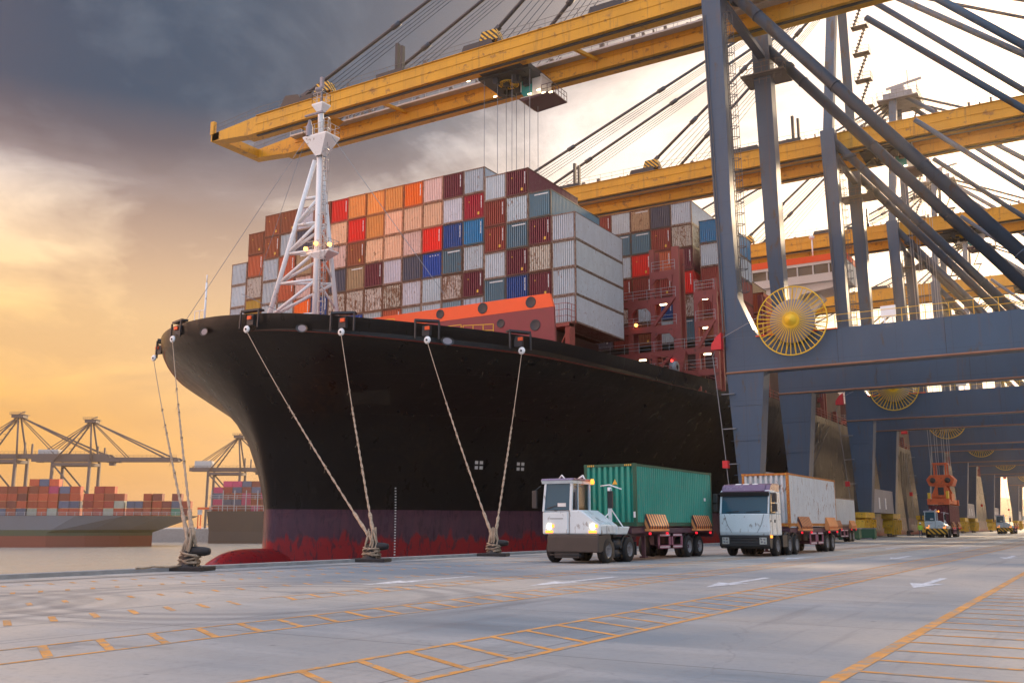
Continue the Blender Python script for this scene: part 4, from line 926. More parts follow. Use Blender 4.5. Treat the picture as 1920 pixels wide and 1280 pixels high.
    m = MB(); m.rail([(-3.2, 3.6, 75.4), (3.6, 3.6, 75.4), (3.6, 11, 75.4), (-3.2, 11, 75.4), (-3.2, 3.6, 75.4)], 1.3, .03, 1.2); m.tube([(2, 5, 76), (2, 5, 80.5)], .06, 5); m.tube([(3, 8, 76), (3, 8, 79.5)], .06, 5); m.build('apex_railing', M['galv_dark'], r)
    m = MB()
    z = 52.6; k = 0
    while z < 74:
        t = (z-52)/24; x = -1.6+t*1.0+1.1; yy = 16.0 + t*(9.5-16.0)
        m.box((x, yy-.7, z), (x+2.2, yy+.7, z+.08)); m.rail([(x, yy-.7, z), (x+2.2, yy-.7, z), (x+2.2, yy+.7, z)], 1.0, .025, 1.0)
        a, b_ = ((x+.3, yy-.4, z), (x+2.0, yy-.9, z+3.6)); 
        for s in range(9): u = s/8; m.box((a[0]+(b_[0]-a[0])*u-.2, a[1]+(b_[1]-a[1])*u-.35, a[2]+(b_[2]-a[2])*u), (a[0]+(b_[0]-a[0])*u+.2, a[1]+(b_[1]-a[1])*u+.35, a[2]+(b_[2]-a[2])*u+.05))
        m.beam(a, b_, .06, .2); z += 3.6
    m.build('stairs', M['galv_dark'], r)
    # stays
    for y0, y1 in ((3.8, AP.y-1.6), (10.8, AP.y+1.6)):
        for bx in (-57.0, -29.0):
            m = MB(); a = Vector((bx, y0, 52.9)); b_ = Vector((AP.x-1.5, y1, AP.z)); d = b_-a
            m.tube([a, b_], .22, 8); 
            for t in (.28, .55, .8): p = a+d*t; m.tube([p-d.normalized()*.6, p+d.normalized()*.6], .34, 8)
            m.beam(a - d.normalized()*0.2, a+d.normalized()*3.0, .55, .4); m.build('forestay', M['stay_dark'], r)
        m = MB(); m.tube([(AP.x+1.5, y1, AP.z), (46, y0, 52.9)], .22, 8); m.build('backstay', M['stay_dark'], r)
        m = MB()
        for k in range(4):
            for bx in (-56.0, -28.0): m.tube([(bx+1.0*k, y0 + .25*k+.5, 52.8), (AP.x-1, y1+.2*k, AP.z-.3)], .045, 4)
        m.build('hoist_cable', M['stay_dark'], r)
    # leg-top platforms
    for y0 in (15.2,):
        m = MB(); m.box((-3.6, y0-.9, 47.2), (.9, y0+2.6, 47.35)); m.rail([(-3.6, y0-.9, 47.35), (.9, y0-.9, 47.35), (.9, y0+2.6, 47.35), (-3.6, y0+2.6, 47.35)], 1.1, .03, .8); m.rail([(-3.2, y0-.7, 46.2), (.6, y0-.7, 46.2)], .8, .03, .8); m.build('leg_platform', M['galv_dark'], r)
    # cable reel on the portal beam
    rl = empty('cable_reel', (4.3, -0.75, 17.75)); rl.parent = r
    m = MB(); m.ring((0, 0, 0), 2.82, .055, 'y', 72, 6); m.ring((0, -.35, 0), .62, .05, 'y', 32, 6); m.build('rim', M['reel_yellow'], rl)
    m = MB()
    for k in range(42):
        q = 2*pi*k/42; m.tube([(.3*cos(q), -.42, .3*sin(q)), (2.82*cos(q), 0, 2.82*sin(q))], .034, 5)
        m.tube([(.3*cos(q), .4, .3*sin(q)), (2.82*cos(q), .05, 2.82*sin(q))], .03, 4) if k % 2 == 0 else None
    m.build('spokes', M['reel_yellow'], rl)
    m = MB(); m.lathe((0, 0, 0), [(.001, .05), (1.8, .05), (1.8, .32), (.001, .32)], 'y', 40); m.build('cable_drum', M['drum_grey'], rl)
    m = MB(); m.lathe((0, 0, 0), [(.001, -.62), (.12, -.6), (.14, -.5), (.45, -.46), (.5, -.2), (.62, -.1), (.62, .1)], 'y', 28); m.build('hub', M['reel_yellow'], rl)
    m = MB(); m.box((-.5, .3, -1.0), (.6, 1.2, .5)); m.box((-3.2, .6, -.9), (3.4, 1.5, -.82)); m.build('reel_motor', M['signal_orange'], rl)
    m = MB(); m.box((11, 0.1, 17.4), (12.1, .3, 18.3)); m.box((11.2, .1, 16.9), (11.3, .3, 17.4)); m.box((11.8, .1, 16.9), (11.9, .3, 17.4)); m.build('sign_board', M['white_paint'], r)
    # guide cable with red weight down the near leg
    m = MB(); m.tube([(3.0, -.7, 19.0), (-1.9, -.4, 16.9), (-2.6, -.35, 15.5), (-2.0, -.35, 9), (-1.7, -.35, 5.2), (-1.3, -.5, 1.5)], .035, 5)
    for z in (12.2, 9.3, 6.4): m.box((-2.0, -.3, z), (-.9, .1, z+.06), 0)
    m.build('guide_cable', M['grey_steel'], r)
    m = MB(); m.prism([(-2.6, 16.0), (-1.7, 16.0), (-1.7, 17.4), (-2.1, 17.1), (-2.55, 16.5)], -.7, -.1); m.build('red_cable_guard', M['red_plastic'], r); m = MB(); m.box((-2.05, -.6, 6.1), (-1.6, -.1, 6.7)); m.build('red_cable_guard', M['red_plastic'], r)
    # trolley and driver cabin
    tr = empty('trolley', (-26.6, 7.3, 50)); tr.parent = r
    m = MB(); m.box((-3.4, -2.5, -.35), (3.0, 2.5, .25)); m.box((-2.8, -3.2, -.1), (2.4, 3.2, .35))
    rr = random.Random(3)
    for k in range(26): x, y = rr.uniform(-3.3, 2.2), rr.uniform(-2.4, 1.9); m.box((x, y, -.9*rr.random()-.35), (x+.6, y+.5, -.2))
    m.build('trolley_frame', M['dark_steel'], tr)
    m = MB(); m.ring((-.8, -.3, -.55), 1.1, .06, 'z', 30, 5)
    for k in range(20): q = 2*pi*k/20; m.tube([(-.8, -.3, -.4), (-.8+1.1*cos(q), -.3+1.1*sin(q), -.55)], .04, 4)
    m.build('cable_wheel', M['reel_yellow'], tr)
    cb = empty('driver_cabin', (1.6, 1.2, -2.6)); cb.parent = tr
    m = MB(); m.box((-1.2, -1.1, 2.35), (1.6, 1.3, 2.55)); m.box((.35, -1.05, .25), (1.5, 1.2, 2.35)); m.box((-1.15, -1.05, 1.0), (-1.05, -.95, 2.4)); m.box((-1.15, -1.05, .1), (1.5, -.98, .35)); m.build('cabin_shell', M['cream_paint'], cb)
    m = MB(); m.prism([(-1.1, 2.35), (.35, 2.35), (.35, .3), (-.7, .3), (-1.1, .9)], -1.0, 1.15); m.build('cabin_glass', M['teal_glass'], cb)
    m = MB(); m.prism([(-1.3, .1), (-.8, -.25), (3.0, 0), (3.0, .12), (-.6, .12)], -1.3, 2.1); m.rail([(1.6, -1.2, .12), (3.0, -1.2, .12), (3, 2, .12)], 1.0, .03, .6); m.build('cabin_floor', M['chassis'], cb)
    for dx, dy, z in ((.2, -1.35, .3), (1.3, -1.35, .5), (1.9, -1.3, .05), (2.8, -1.3, -.1), (-6.8, -3, 2.9), (-5.9, 1.2, 2.5)):
        m = MB(); m.box((dx-.2, dy-.06, z), (dx+.2, dy+.06, z+.12)); m.build('floodlight', M['lamp_warm'], cb)
    m = MB()
    for dx, dy in ((-2.8, -2.2), (-2.5, 1.9), (-1.2, -2), (-.6, 1), (-.1, 1.9), (.6, -1.9), (1.6, 2), (2.9, -2)): m.tube([(dx, dy, -.4), (dx*.97, dy, -19.0)], .035, 4)
    m.build('hoist_rope', M['grey_steel'], tr)
    m = MB(); m.box((-3.2, -1.1, -20), (3.2, 1.1, -19)); m.box((-1.5, -1.6, -20.6), (1.5, 1.6, -20)); m.box((-6, -1.2, -21.1), (6, -.9, -20.6)); m.box((-6, .9, -21.1), (6, 1.2, -20.6)); m.build('spreader', M['orange_steel'], tr)
    return r
mat('rusty_edge', (0.26, 0.13, 0.08), 0.6, 0, 0.2, 1); mat('sill_grey', (0.30, 0.29, 0.31), 0.5, 0, 0.15, 1, stretch=(1, 1, .3))
mat('galv_dark', (0.13, 0.12, 0.12), 0.6, 0.2, 0.15, 1); mat('stay_dark', (0.05, 0.06, 0.085), 0.5, 0.2, 0.15, 1)
crane = make_crane()
CG = 'ship-to-shore cranes standing in a row along the quay'
tag(crane, 'nearest blue gantry crane, its yellow boom reaching left over the bow', 'crane', CG)
for y, lb_ in ((121.5, 'second blue gantry crane from the front, its yellow boom behind the container stacks'), (166.0, 'third blue gantry crane along the quay, with a trolley cabin under its yellow boom'),
              (214.0, 'fourth gantry crane along the quay, mostly hidden by nearer legs'), (268.0, 'fifth gantry crane along the quay, its low portal seen under nearer beams'), (345.0, 'farthest gantry crane at the end of the quay, framing pale sky')):
    c_ = copy_tree(crane); c_.location = (CXL, y, 0); c_['label'] = lb_
    for ch in c_.children:
        if ch.name.startswith('trolley'):
            for g_ in list(ch.children):
                if g_.name.startswith(('hoist_rope', 'spreader')): bpy.data.objects.remove(g_)
            ch.location.x = {121.5: 4.7, 166.0: 8.4, 214.0: 16, 268.0: 10, 345.0: 10}[y]
# ------------------------------------------------------------------ trucks (local: front at y = 0 facing -Y, near side at +x)
def wheel(parent, x, y, r=.5, w_=.30, dish=1, name='wheel', dual=False):
    """tyre with tread shoulder and a separate rim"""
    m = MB(); W = w_
    def tyre(cx): m.lathe((cx, y, r), [(r*.58, -W/2), (r*.93, -W/2), (r, -W*.36), (r, W*.36), (r*.93, W/2), (r*.58, W/2)], 'x', 28)
    s = 1 if x > 0 else -1; tyre(x - s*W/2)
    if dual: tyre(x - s*(W*1.65))
    t = m.build(name, M['black_rubber'], parent)
    m = MB(); c = (x - s*W/2, y, r)
    m.lathe(c, [(.001, s*W*.05), (r*.20, s*W*.05), (r*.24, s*W*.40 if dish > 0 else 0), (r*.34, s*W*.12 if dish > 0 else s*W*-.1), (r*.50, s*-W*.1), (r*.56, s*W*.46), (r*.61, s*W*.46)], 'x', 24)
    for k in range(8): q = 2*pi*k/8; m.lathe((x - s*W*.28, y+r*.30*cos(q), r+r*.30*sin(q)), [(.001, s*.05), (.03, s*.05), (.03, -s*.05)], 'x', 6)
    m.build('rim', M['rim_metal'], t)
    return t
def trailer(root, x0, x1, y0, y1, zt, axles, board):
    m = MB(); cx = (x0+x1)/2
    for x in (cx-.5, cx+.5): m.box((x-.09, y0, zt-.42), (x+.09, y1, zt-.06))
    m.box((x0+.05, y0+.1, zt-.28), (x0+.15, y1, zt-.06)); m.box((x1-.15, y0+.1, zt-.28), (x1-.05, y1, zt-.06))
    n = 9
    for k in range(n): y = y0+.1+(y1-y0-.3)*k/(n-1); m.box((x0+.15, y, zt-.24), (x1-.15, y+.12, zt-.08))
    m.box((x0+.02, y1-.15, zt-.5), (x1-.02, y1, zt)); 
    for x in (x0+.4, x1-.55): m.box((x, y0+2.2, .15), (x+.14, y0+2.35, zt-.4)); m.box((x-.06, y0+2.1, .08), (x+.2, y0+2.45, .15))
    for ya in axles: m.tube([(x0+.1, ya, .5), (x1-.1, ya, .5)], .09, 8); m.box((cx-.65, ya-.45, .55), (cx-.4, ya+.45, zt-.4)); m.box((cx+.4, ya-.45, .55), (cx+.65, ya+.45, zt-.4))
    m.build('chassis', M['chassis'], root)
    for ya in axles:
        for x in (x1-.03, x0+.03): wheel(root, x if x > 0 else x, ya, .5, .28, -1, 'trailer_wheel', True)
    for ya in axles:
        m = MB(); m.ring((x1-.2, ya, .5), .62, .05, 'x', 16, 5, 0, R(10), R(170)); m.build('mudguard', M['truck_black'], root)
    # side guards with reflective stripes
    a = axles[0]-.75; m = MB()
    for (ya, yb) in ((a-2.9, a-1.55), (a-1.35, a-.1)):
        m.box((x1-.10, ya, .45), (x1-.04, yb, .60)); m.box((x1-.10, ya, .98), (x1-.04, yb, 1.10)); m.box((x1-.1, ya, .45), (x1-.04, ya+.1, 1.1)); m.box((x1-.1, yb-.1, .45), (x1-.04, yb, 1.1))
        k = ya+.12
        while k < yb-.1: m.box((x1-.045, k, .50), (x1-.03, k+.05, .55), 1); m.box((x1-.045, k, 1.02), (x1-.03, k+.05, 1.06), 1); k += .10
    m.build('side_guard', [M['guard_pink'], M['decal_white']], root)
    # tilted container guide boards
    for (ya, yb), striped in zip(((y0+1.4, y0+3.5), (y1-3.0, y1-.9)), board):
        m = MB(); m.prism([(x1-.05, zt-.10), (x1+.16, zt-.10), (x1+.24, zt+.02), (x1+.06, zt+.52), (x1+.02, zt+.52)], ya, yb, 'y', 0); m.box((x1-.02, ya, zt-.20), (x1+.24, yb, zt-.10), 1)
        g = m.build('guide_board', [M['board_stripes'] if striped else M['orange_board'], M['orange_board']], root)
        m = MB(); 
        for y in (ya+.1, yb-.1): m.lathe((x1+.16, y, zt-.30), [(.001, -.03), (.055, -.03), (.055, .05)], 'x', 8)
        m.build('marker_lamp', M['tail_red'], g)
mat('guard_pink', (0.33, 0.12, 0.17), 0.5)
def yard_tractor():
    r = empty('yard_tractor', (0, 0, 0)); W = 1.3
    m = MB()   # lower body with sloping bonnet on the near side
    m.prism([(0, 1.12), (0, 1.98), (.12, 2.06), (1.55, 2.06), (1.55, 1.12)], -W, -.12, 'x')
    m.prism([(-.12, 1.12), (W, 1.12), (W, 1.46), (1.12, 1.58), (.42, 2.06), (-.12, 2.06)], 0, 1.6, 'y')
    m.prism([(1.4, 1.10), (1.4, 1.42), (2.75, 1.42), (2.45, 1.10)], .3, W+.02, 'x')
    m.box((-W, 1.55, 1.12), (-.1, 1.72, 3.15)); body = m.build('cab_body', M['truck_white'], r)
    m = MB()
    pw = .055
    m.beam((-W+.04, .05, 2.0), (-W+.10, .16, 3.2), .09); m.beam((-.02, .05, 2.0), (-.02, .16, 3.2), .10); m.beam((-.0, 1.62, 2.0), (-.0, 1.62, 3.2), .10); m.beam((-W+.05, 1.62, 2.0), (-W+.05, 1.62, 3.2), .08)
    m.beam((.0, .62, 2.0), (.0, .62, 3.2), .05); m.prism([(.08, 3.12), (1.70, 3.12), (1.70, 3.24), (.02, 3.24)], -W-.05, .06, 'x'); m.build('cab_frame', M['truck_white'], r)
    m = MB(); m.prism([(-.02, 3.24), (1.75, 3.24), (1.6, 3.33), (.1, 3.33)], -W-.08, .10, 'x'); m.build('cab_roof', M['truck_purple'], r)
    m = MB(); m.prism([(.06, 2.07), (.14, 3.12), (.17, 3.12), (.09, 2.07)], -W+.08, -.07, 'x'); m.build('windscreen', M['windscreen'], r)
    m = MB(); m.box((-.03, .2, 2.08), (-.005, 1.56, 3.12)); m.build('side_window', M['dark_glass'], r)
    m = MB(); m.box((-W, .2, 2.08), (-W+.03, 1.55, 3.12)); m.build('side_window', M['dark_glass'], r)
    m = MB(); m.box((-.62, .05, 2.2), (-.25, .075, 2.34)); m.build('sticker', M['decal_white'], r)
    m = MB(); m.box((-.07, -.012, 1.14), (-.05, .0, 2.04)); m.box((-W, -.012, 2.0), (-.06, .0, 2.015)); m.box((-.95, -.014, 1.72), (-.35, .0, 1.74)); m.box((W+.001, .55, 1.14), (W+.008, .57, 1.46)); m.box((-.01, .18, 1.2), (.0, .2, 2.05)); m.build('panel_seam', M['truck_black'], r)
    m = MB(); m.lathe((-.66, .75, 2.62), [(.001, -.15), (.09, -.1), (.11, 0), (.08, .1), (.001, .13)], 'z', 12); m.prism([(-.9, 1.95), (-.42, 1.95), (-.48, 2.45), (-.6, 2.52), (-.72, 2.52), (-.84, 2.45)], .65, .95); m.box((-1.15, .95, 1.9), (-.2, 1.1, 2.7)); m.build('driver_seat', M['trousers'], r)
    m = MB(); m.ring((-.66, .42, 2.2), .2, .015, 'y', 20, 5); m.build('steering_wheel', M['truck_black'], r)
    m = MB(); m.beam((-1.1, .04, 2.12), (-.55, .08, 2.28), .03); m.build('wiper', M['truck_black'], r)
    m = MB(); m.prism([(-.12, .42), (-.12, 1.06), (.3, 1.12), (1.0, 1.12), (1.0, .8), (.15, .42)], -1.02, W-.03, 'x'); m.box((-1.02+.0, -.10, 1.02), (W-.03, .0, 1.12)); m.build('bumper', M['bumper_brown'], r)
    for x in (-.98, .96):
        m = MB(); m.lathe((x, -.03, 1.42), [(.001, -.03), (.09, -.02), (.11, .02), (.12, .05)], 'y', 14); h = m.build('headlight', M['lamp_head'], r)
        m = MB(); m.box((x-.17, -.02, 1.17), (x+.17, .02, 1.26)); m.box((x+.1, -.03, 1.38), (x+.22, .01, 1.5)); m.build('indicator', M['lamp_orange'] if x > 9 else M['amber_lit'], h)
    m = MB()
    for x in (-1.2, -.7, -.2, .3, .8): m.box((x, -.03, 1.06), (x+.05, .0, 1.12))
    m.tube([(-.9, -.1, .32), (.5, -.1, .32)], .025, 6); m.box((-.75, 0, .2), (.35, .4, .45)); m.build('tow_step', M['truck_black'], r)
    m = MB()
    m.tube([(-.75, .4, 3.30), (-.6, .4, 3.46), (-.45, .4, 3.30)], .035, 6); m.build('roof_handle', M['white_paint'], r)
    m = MB(); m.tube([(-.25, 1.1, 3.30), (.0, 1.1, 3.46), (.08, 1.1, 3.28)], .05, 6); m.build('roof_horn', M['white_paint'], r)
    m = MB(); m.lathe((.22, 1.5, 3.12), [(.07, 0), (.09, .1), (.06, .2), (.001, .22)], 'z', 12); m.build('beacon', M['amber_lit'], r)
    # exhaust / mirror post on the near side
    m = MB(); m.tube([(.78, 1.95, 1.4), (.78, 1.95, 3.0)], .085, 10); m.beam((.78, 1.95, 2.0), (.62, 1.2, 1.5), .04); m.beam((.78, 1.95, 2.2), (1.15, 2.4, 1.4), .04); m.tube([(.4, 1.9, 3.06), (.78, 1.95, 3.1), (1.3, 2.0, 2.92)], .03, 6); m.build('exhaust_stack', M['white_paint'], r)
    for x, y in ((.88, 1.75), (-W-.32, -.1)):
        m = MB(); m.prism([(x-.11, 2.15), (x+.11, 2.15), (x+.11, 2.85), (x-.11, 2.85)], y, y+.12); m.beam((x, y+.06, 2.85), (x*.9, y+.3, 3.05), .03); m.build('mirror', M['truck_black'], r)
    m = MB(); m.box((-1.0, .9, .62), (1.0, 3.6, .86)); m.tube([(.95, 1.5, .72), (.95, 2.55, .72)], .22, 14); m.tube([(.95, 1.5, .36), (.95, 2.55, .36)], .0 or .18, 14); m.box((.9, 1.35, .2), (1.15, 1.55, .8)); m.beam((1.1, 1.35, 1.2), (1.15, 1.0, .3), .04)
    m.box((-.6, 2.6, .86), (.6, 3.5, 1.12)); m.build('tractor_frame', M['truck_black'], r)
    for x, y, d in ((W-.02, .75, False), (-W+.02, .75, False), (W-.02, 2.75, True), (-W+.02, 2.75, True)): wheel(r, x, y, .5, .30, 1, 'wheel', d)
    m = MB(); m.ring((W-.17, 2.75, .5), .6, .06, 'x', 18, 6, 0, R(5), R(175)); m.ring((-W+.17, 2.75, .5), .6, .06, 'x', 18, 6, 0, R(5), R(175)); m.box((W-.3, 3.35, .25), (W, 3.38, .8)); m.build('mudguard', M['truck_black'], r)
    trailer(r, -1.22, 1.26, 3.0, 12.9, 1.42, (9.6, 10.95), (True, True))
    return r
emis('amber_lit', (1.0, 0.28, 0.03), 1.6)
def road_truck():
    r = empty('road_truck', (0, 0, 0)); W = 1.24
    m = MB()
    m.prism([(0.06, .98), (0, 1.15), (.05, 2.02), (2.05, 2.02), (2.05, .98)], -W, W, 'x'); m.prism([(.06, 2.02), (.32, 3.12), (2.0, 3.12), (2.05, 2.02)], W-.06, W, 'x') if False else None
    # pillars and rear wall
    for x in (-W+.05, W-.05): m.beam((x, .09, 2.0), (x, .36, 3.05), .10); m.beam((x, 1.18, 2.0), (x, 1.18, 3.1), .12)
    m.box((-W, 1.2, 2.0), (W, 2.05, 3.1)); m.box((-W, .34, 3.0), (W, 1.3, 3.15)); body = m.build('cab_body', M['truck_white'], r)
    m = MB()
    for x0, x1 in ((-1.05, -.72), (.72, 1.05)):
        s = 1 if x0 > 0 else -1; m.beam((s*.98, .028, 2.0), (s*.84, -.002, 1.5), .012, .012); m.beam((s*.84, -.002, 1.5), (s*.62, .0, 1.12), .012, .012)
    m.box((W, .45, 1.02), (W+.006, .47, 2.0)); m.box((W, 1.22, 1.02), (W+.006, 1.24, 3.0)); m.box((W, .2, 1.62), (W+.02, .3, 1.72)); m.box((W, .85, 1.6), (W+.02, 1.0, 1.74)); m.build('panel_seam', M['truck_black'], r)
    m = MB(); m.prism([(.10, 2.03), (.34, 2.95), (.37, 2.95), (.13, 2.03)], -W+.10, W-.10, 'x'); m.build('windscreen', M['windscreen'], r)
    for x in (-W, W-.02): m = MB(); m.prism([(.28, 2.05), (.46, 2.95), (1.12, 2.95), (1.12, 2.05)], x, x+.02, 'x'); m.build('side_window', M['dark_glass'], r)
    m = MB(); m.prism([(.22, 2.86), (.10, 3.06), (.42, 3.06), (.45, 2.90)], -W+.02, W-.02, 'x'); m.build('sun_visor', M['truck_black'], r)
    m = MB(); m.prism([(.30, 3.06), (.62, 3.40), (.9, 3.48), (2.0, 3.50), (2.05, 3.08)], -W+.03, W-.03, 'x'); m.prism([(.28, 3.10), (.36, 3.10), (.62, 3.42), (.55, 3.42)], -W+.10, W-.25, 'x'); m.build('roof_fairing', M['truck_purple'], r)
    m = MB()
    for x in (-.6, -.2, .25): m.prism([(.74, 3.44), (.86, 3.475), (.90, 3.49), (.76, 3.462)], x, x+.28, 'x')
    m.build('roof_marking', M['decal_white'], r)
    m = MB(); m.prism([(-.06, .50), (-.04, .98), (.2, 1.03), (.35, .98), (.35, .5), (.2, .36)], -W, W, 'x'); m.prism([(.35, .5), (.35, 1.0), (.5, 1.05), (.35, .36)], -W, W, 'x')
    m.box((-.7, -.09, .60), (.7, -.05, .68)); m.box((-.7, -.09, .76), (.7, -.05, .82)); m.box((-.75, -.1, .88), (.75, -.04, .92)); m.build('bumper', M['truck_black'], r)
    for x in (-.92, .92):
        m = MB(); m.prism([(-.085, .58), (-.075, .90), (-.02, .90), (-.03, .58)], x-.17, x+.17, 'x'); h = m.build('headlight', M['lens_grey'], r)
        m = MB(); 
        for dx, dz_ in ((-.08, .1), (.07, .08), (-.06, -.05), (.08, -.07)): m.lathe((x+dx, -.085, .74+dz_), [(.001, -.012), (.05, -.008), (.055, .01)], 'y', 10)
        m.build('reflector', M['rim_metal'], h)
    m = MB(); m.box((W-.02, .05, .88), (W+.05, .28, 1.0)); m.build('indicator', M['amber_lit'], r)
    for s in (-1, 1):
        m = MB(); x = s*(W+.22); m.box((x-.11, .12, 2.55), (x+.11, .34, 3.0)); m.box((x-.11, .12, 2.12), (x+.11, .34, 2.5)); m.beam((s*W, .35, 3.0), (x, .25, 2.95), .05); m.beam((s*W, .35, 2.1), (x, .25, 2.15), .05); m.build('mirror', M['truck_black'], r)
    m = MB(); m.beam((-.9, .09, 2.10), (-.25, .10, 2.14), .025); m.beam((.1, .09, 2.10), (.8, .10, 2.14), .025); m.build('wiper', M['truck_black'], r)
    m = MB(); m.box((-.95, .5, .62), (.95, 5.1, .84)); m.box((W-.42, 2.2, .42), (W-.02, 3.0, .98)); m.box((-W+.02, 2.2, .42), (-W+.42, 3.0, .98)); m.box((-.6, 3.3, .84), (.6, 4.6, 1.1)); m.build('tractor_frame', M['truck_black'], r)
    for x in (W-.02, -W+.02):
        wheel(r, x, 1.35, .5, .30, 1); wheel(r, x, 3.45, .5, .28, -1, 'wheel', True); wheel(r, x, 4.75, .5, .28, -1, 'wheel', True)
    for y in (1.35, 3.45, 4.75):
        m = MB()
        for x in (W-.17, -W+.17): m.ring((x, y, .5), .6, .06, 'x', 18, 6, 0, R(5), R(175))
        m.build('mudguard', M['truck_black'], r)
    trailer(r, -1.20, 1.24, 3.6, 13.8, 1.40, (11.2, 12.5), (True, False))
    return r
mat('lens_grey', (0.45, 0.45, 0.40), 0.2, 0, 0.1, 6)
def box_on(code, x, y, z, L, label, side='corr', h=2.62, rust=None, name='shipping_container'):
    words, c, ru, mk = CC[code]
    me = mesh_of(container_mesh(L, side, False, h, 8, 38), 'truck_container', CM)
    o = bpy.data.objects.new(name, me); col.objects.link(o); o.location = (x, y, z); o.color = (*c, 1); o['rust'] = rust if rust is not None else ru
    tag(o, label, 'container', 'containers carried on trucks'); return o
CC['q'] = ('green', (0.018, 0.30, 0.225), 0.1, ('',))
t1 = yard_tractor(); t1.location = (-18.2, 34.3, 0); tag(t1, 'white yard tractor with lit headlights pulling a trailer with a green container', 'truck', 'trucks on the quay')
g = box_on('q', -18.2, 37.9, 1.44, 9.3, 'bright green container on the trailer of the white yard tractor', rust=0.0)
m = MB(); m.add([(.13, -.004, 1.75), (.37, -.004, 1.75), (.25, -.004, 1.98)], [(0, 1, 2)]); m.add([(.13, .006, 1.75), (.37, .006, 1.75), (.25, .006, 1.98)], [(2, 1, 0)]); m.build('warning_label', M['decal_yellow'], g)
m = MB()
for k in range(4):
    for x0 in (-1.05, .72): m.box((x0+k*.09, -.016, 2.53), (x0+.045+k*.09, -.002, 2.60))
m.build('stripe_decal', M['decal_yellow'], g)
m = MB(); m.box((1.10, -.016, .35), (1.19, .0, .6)); m.box((1.232, 8.1, 1.2), (1.236, 8.35, 1.35)); m.build('paper_label', M['decal_white'], g)
t2 = road_truck(); t2.location = (-15.05, 46.2, 0); tag(t2, 'white road truck with a purple roof, following the yard tractor', 'truck', 'trucks on the quay')
rc = box_on('g', -15.05, 49.9, 1.42, 10.0, 'pale container with orange rusty corner posts behind the purple-roofed truck', side='flat', rust=0.5, h=2.7)
rc.data.materials[1] = M['rust_orange']
t3 = copy_tree(t2); t3.location = (-21.8, 83.0, 0); t3['label'] = 'truck half hidden behind the purple-roofed truck, only its trailer showing'
box_on('g', -21.8, 86.7, 1.42, 10.0, 'plain pale container just behind the rusty-posted one', side='flat', rust=0.2, h=2.5)
def small_tractor(x, y, label):
    r = copy_tree(t1); r.location = (x, y, 0); r['label'] = label
    for ch in r.children:
        if ch.name.startswith('bumper'):
            ch.data = ch.data.copy(); ch.data.materials[0] = M['hazard']
        if ch.name.startswith('headlight'):
            ch.data = ch.data.copy(); ch.data.materials[0] = M['lens_grey']
    return r
t4 = small_tractor(-18.3, 131, 'small far yard tractor with a black and yellow striped bumper, beside the maroon container')
box_on('m', -18.3, 134.6, 1.44, 9.6, 'maroon container under the orange spreader', rust=0.1)
small_tractor(-16.0, 196, 'far yard tractor with striped bumper, near the last crane legs'); small_tractor(-8.5, 236, 'farthest yard tractor, beyond the other striped one, near the shed')
# spreader with headblock hanging over the maroon container
sp = empty('crane_spreader', (-18.3, 139.4, 4.1), 0, 'orange spreader frame with headblock resting on the maroon container, hung on ropes', 'spreader')
m = MB(); m.box((-1.1, -4.8, .15), (-.75, 4.8, .7)); m.box((.75, -4.8, .15), (1.1, 4.8, .7)); m.box((-1.3, -4.9, 0), (1.3, -4.4, .75)); m.box((-1.3, 4.4, 0), (1.3, 4.9, .75)); m.box((-1.2, -1.4, .5), (1.2, 1.4, 1.5)); 
m.prism([(-1.25, 1.0), (-.6, 2.6), (.6, 2.6), (1.25, 1.0)], -1.6, -1.2); m.prism([(-1.25, 1.0), (-.6, 2.6), (.6, 2.6), (1.25, 1.0)], 1.2, 1.6); m.build('spreader_frame', M['orange_steel'], sp)
m = MB(); m.prism([(-1.7, 3.3), (-1.4, 2.5), (1.4, 2.5), (1.7, 3.3), (1.2, 3.9), (-1.2, 3.9)], -1.6, 1.6); m.box((-.8, -1.2, 3.9), (-.6, -1.0, 5.4)); m.box((.6, -1.2, 3.9), (.8, -1.0, 5.4)); m.box((-.8, 1.0, 3.9), (-.6, 1.2, 5.4)); m.box((.6, 1.0, 3.9), (.8, 1.2, 5.4)); m.box((-.9, -1.3, 5.3), (.9, 1.3, 5.5)); m.build('headblock', M['orange_steel'], sp)
m = MB(); 
for x in (-.9, .9): m.lathe((x, -1.7, 3.2), [(.001, -.1), (.35, -.1), (.35, .1), (.001, .1)], 'y', 14)
m.box((-.35, -1.65, 1.3), (.35, -1.2, 2.3)); m.build('sheave', M['dark_steel'], sp)
m = MB()
for x in (-1.2, -.4, .5, 1.2):
    for y in (-1, 1): m.tube([(x*.9, y, 3.8), (x*1.2, y*1.3, 46)], .035, 4)
m.build('hoist_rope', M['galv'], sp)
m = MB(); m.box((.95, -4.6, .7), (1.25, -4.0, 1.7)); m.box((-1.25, -4.6, .7), (-.95, -4.0, 1.5)); m.build('flipper_guide', M['reel_yellow'], sp)
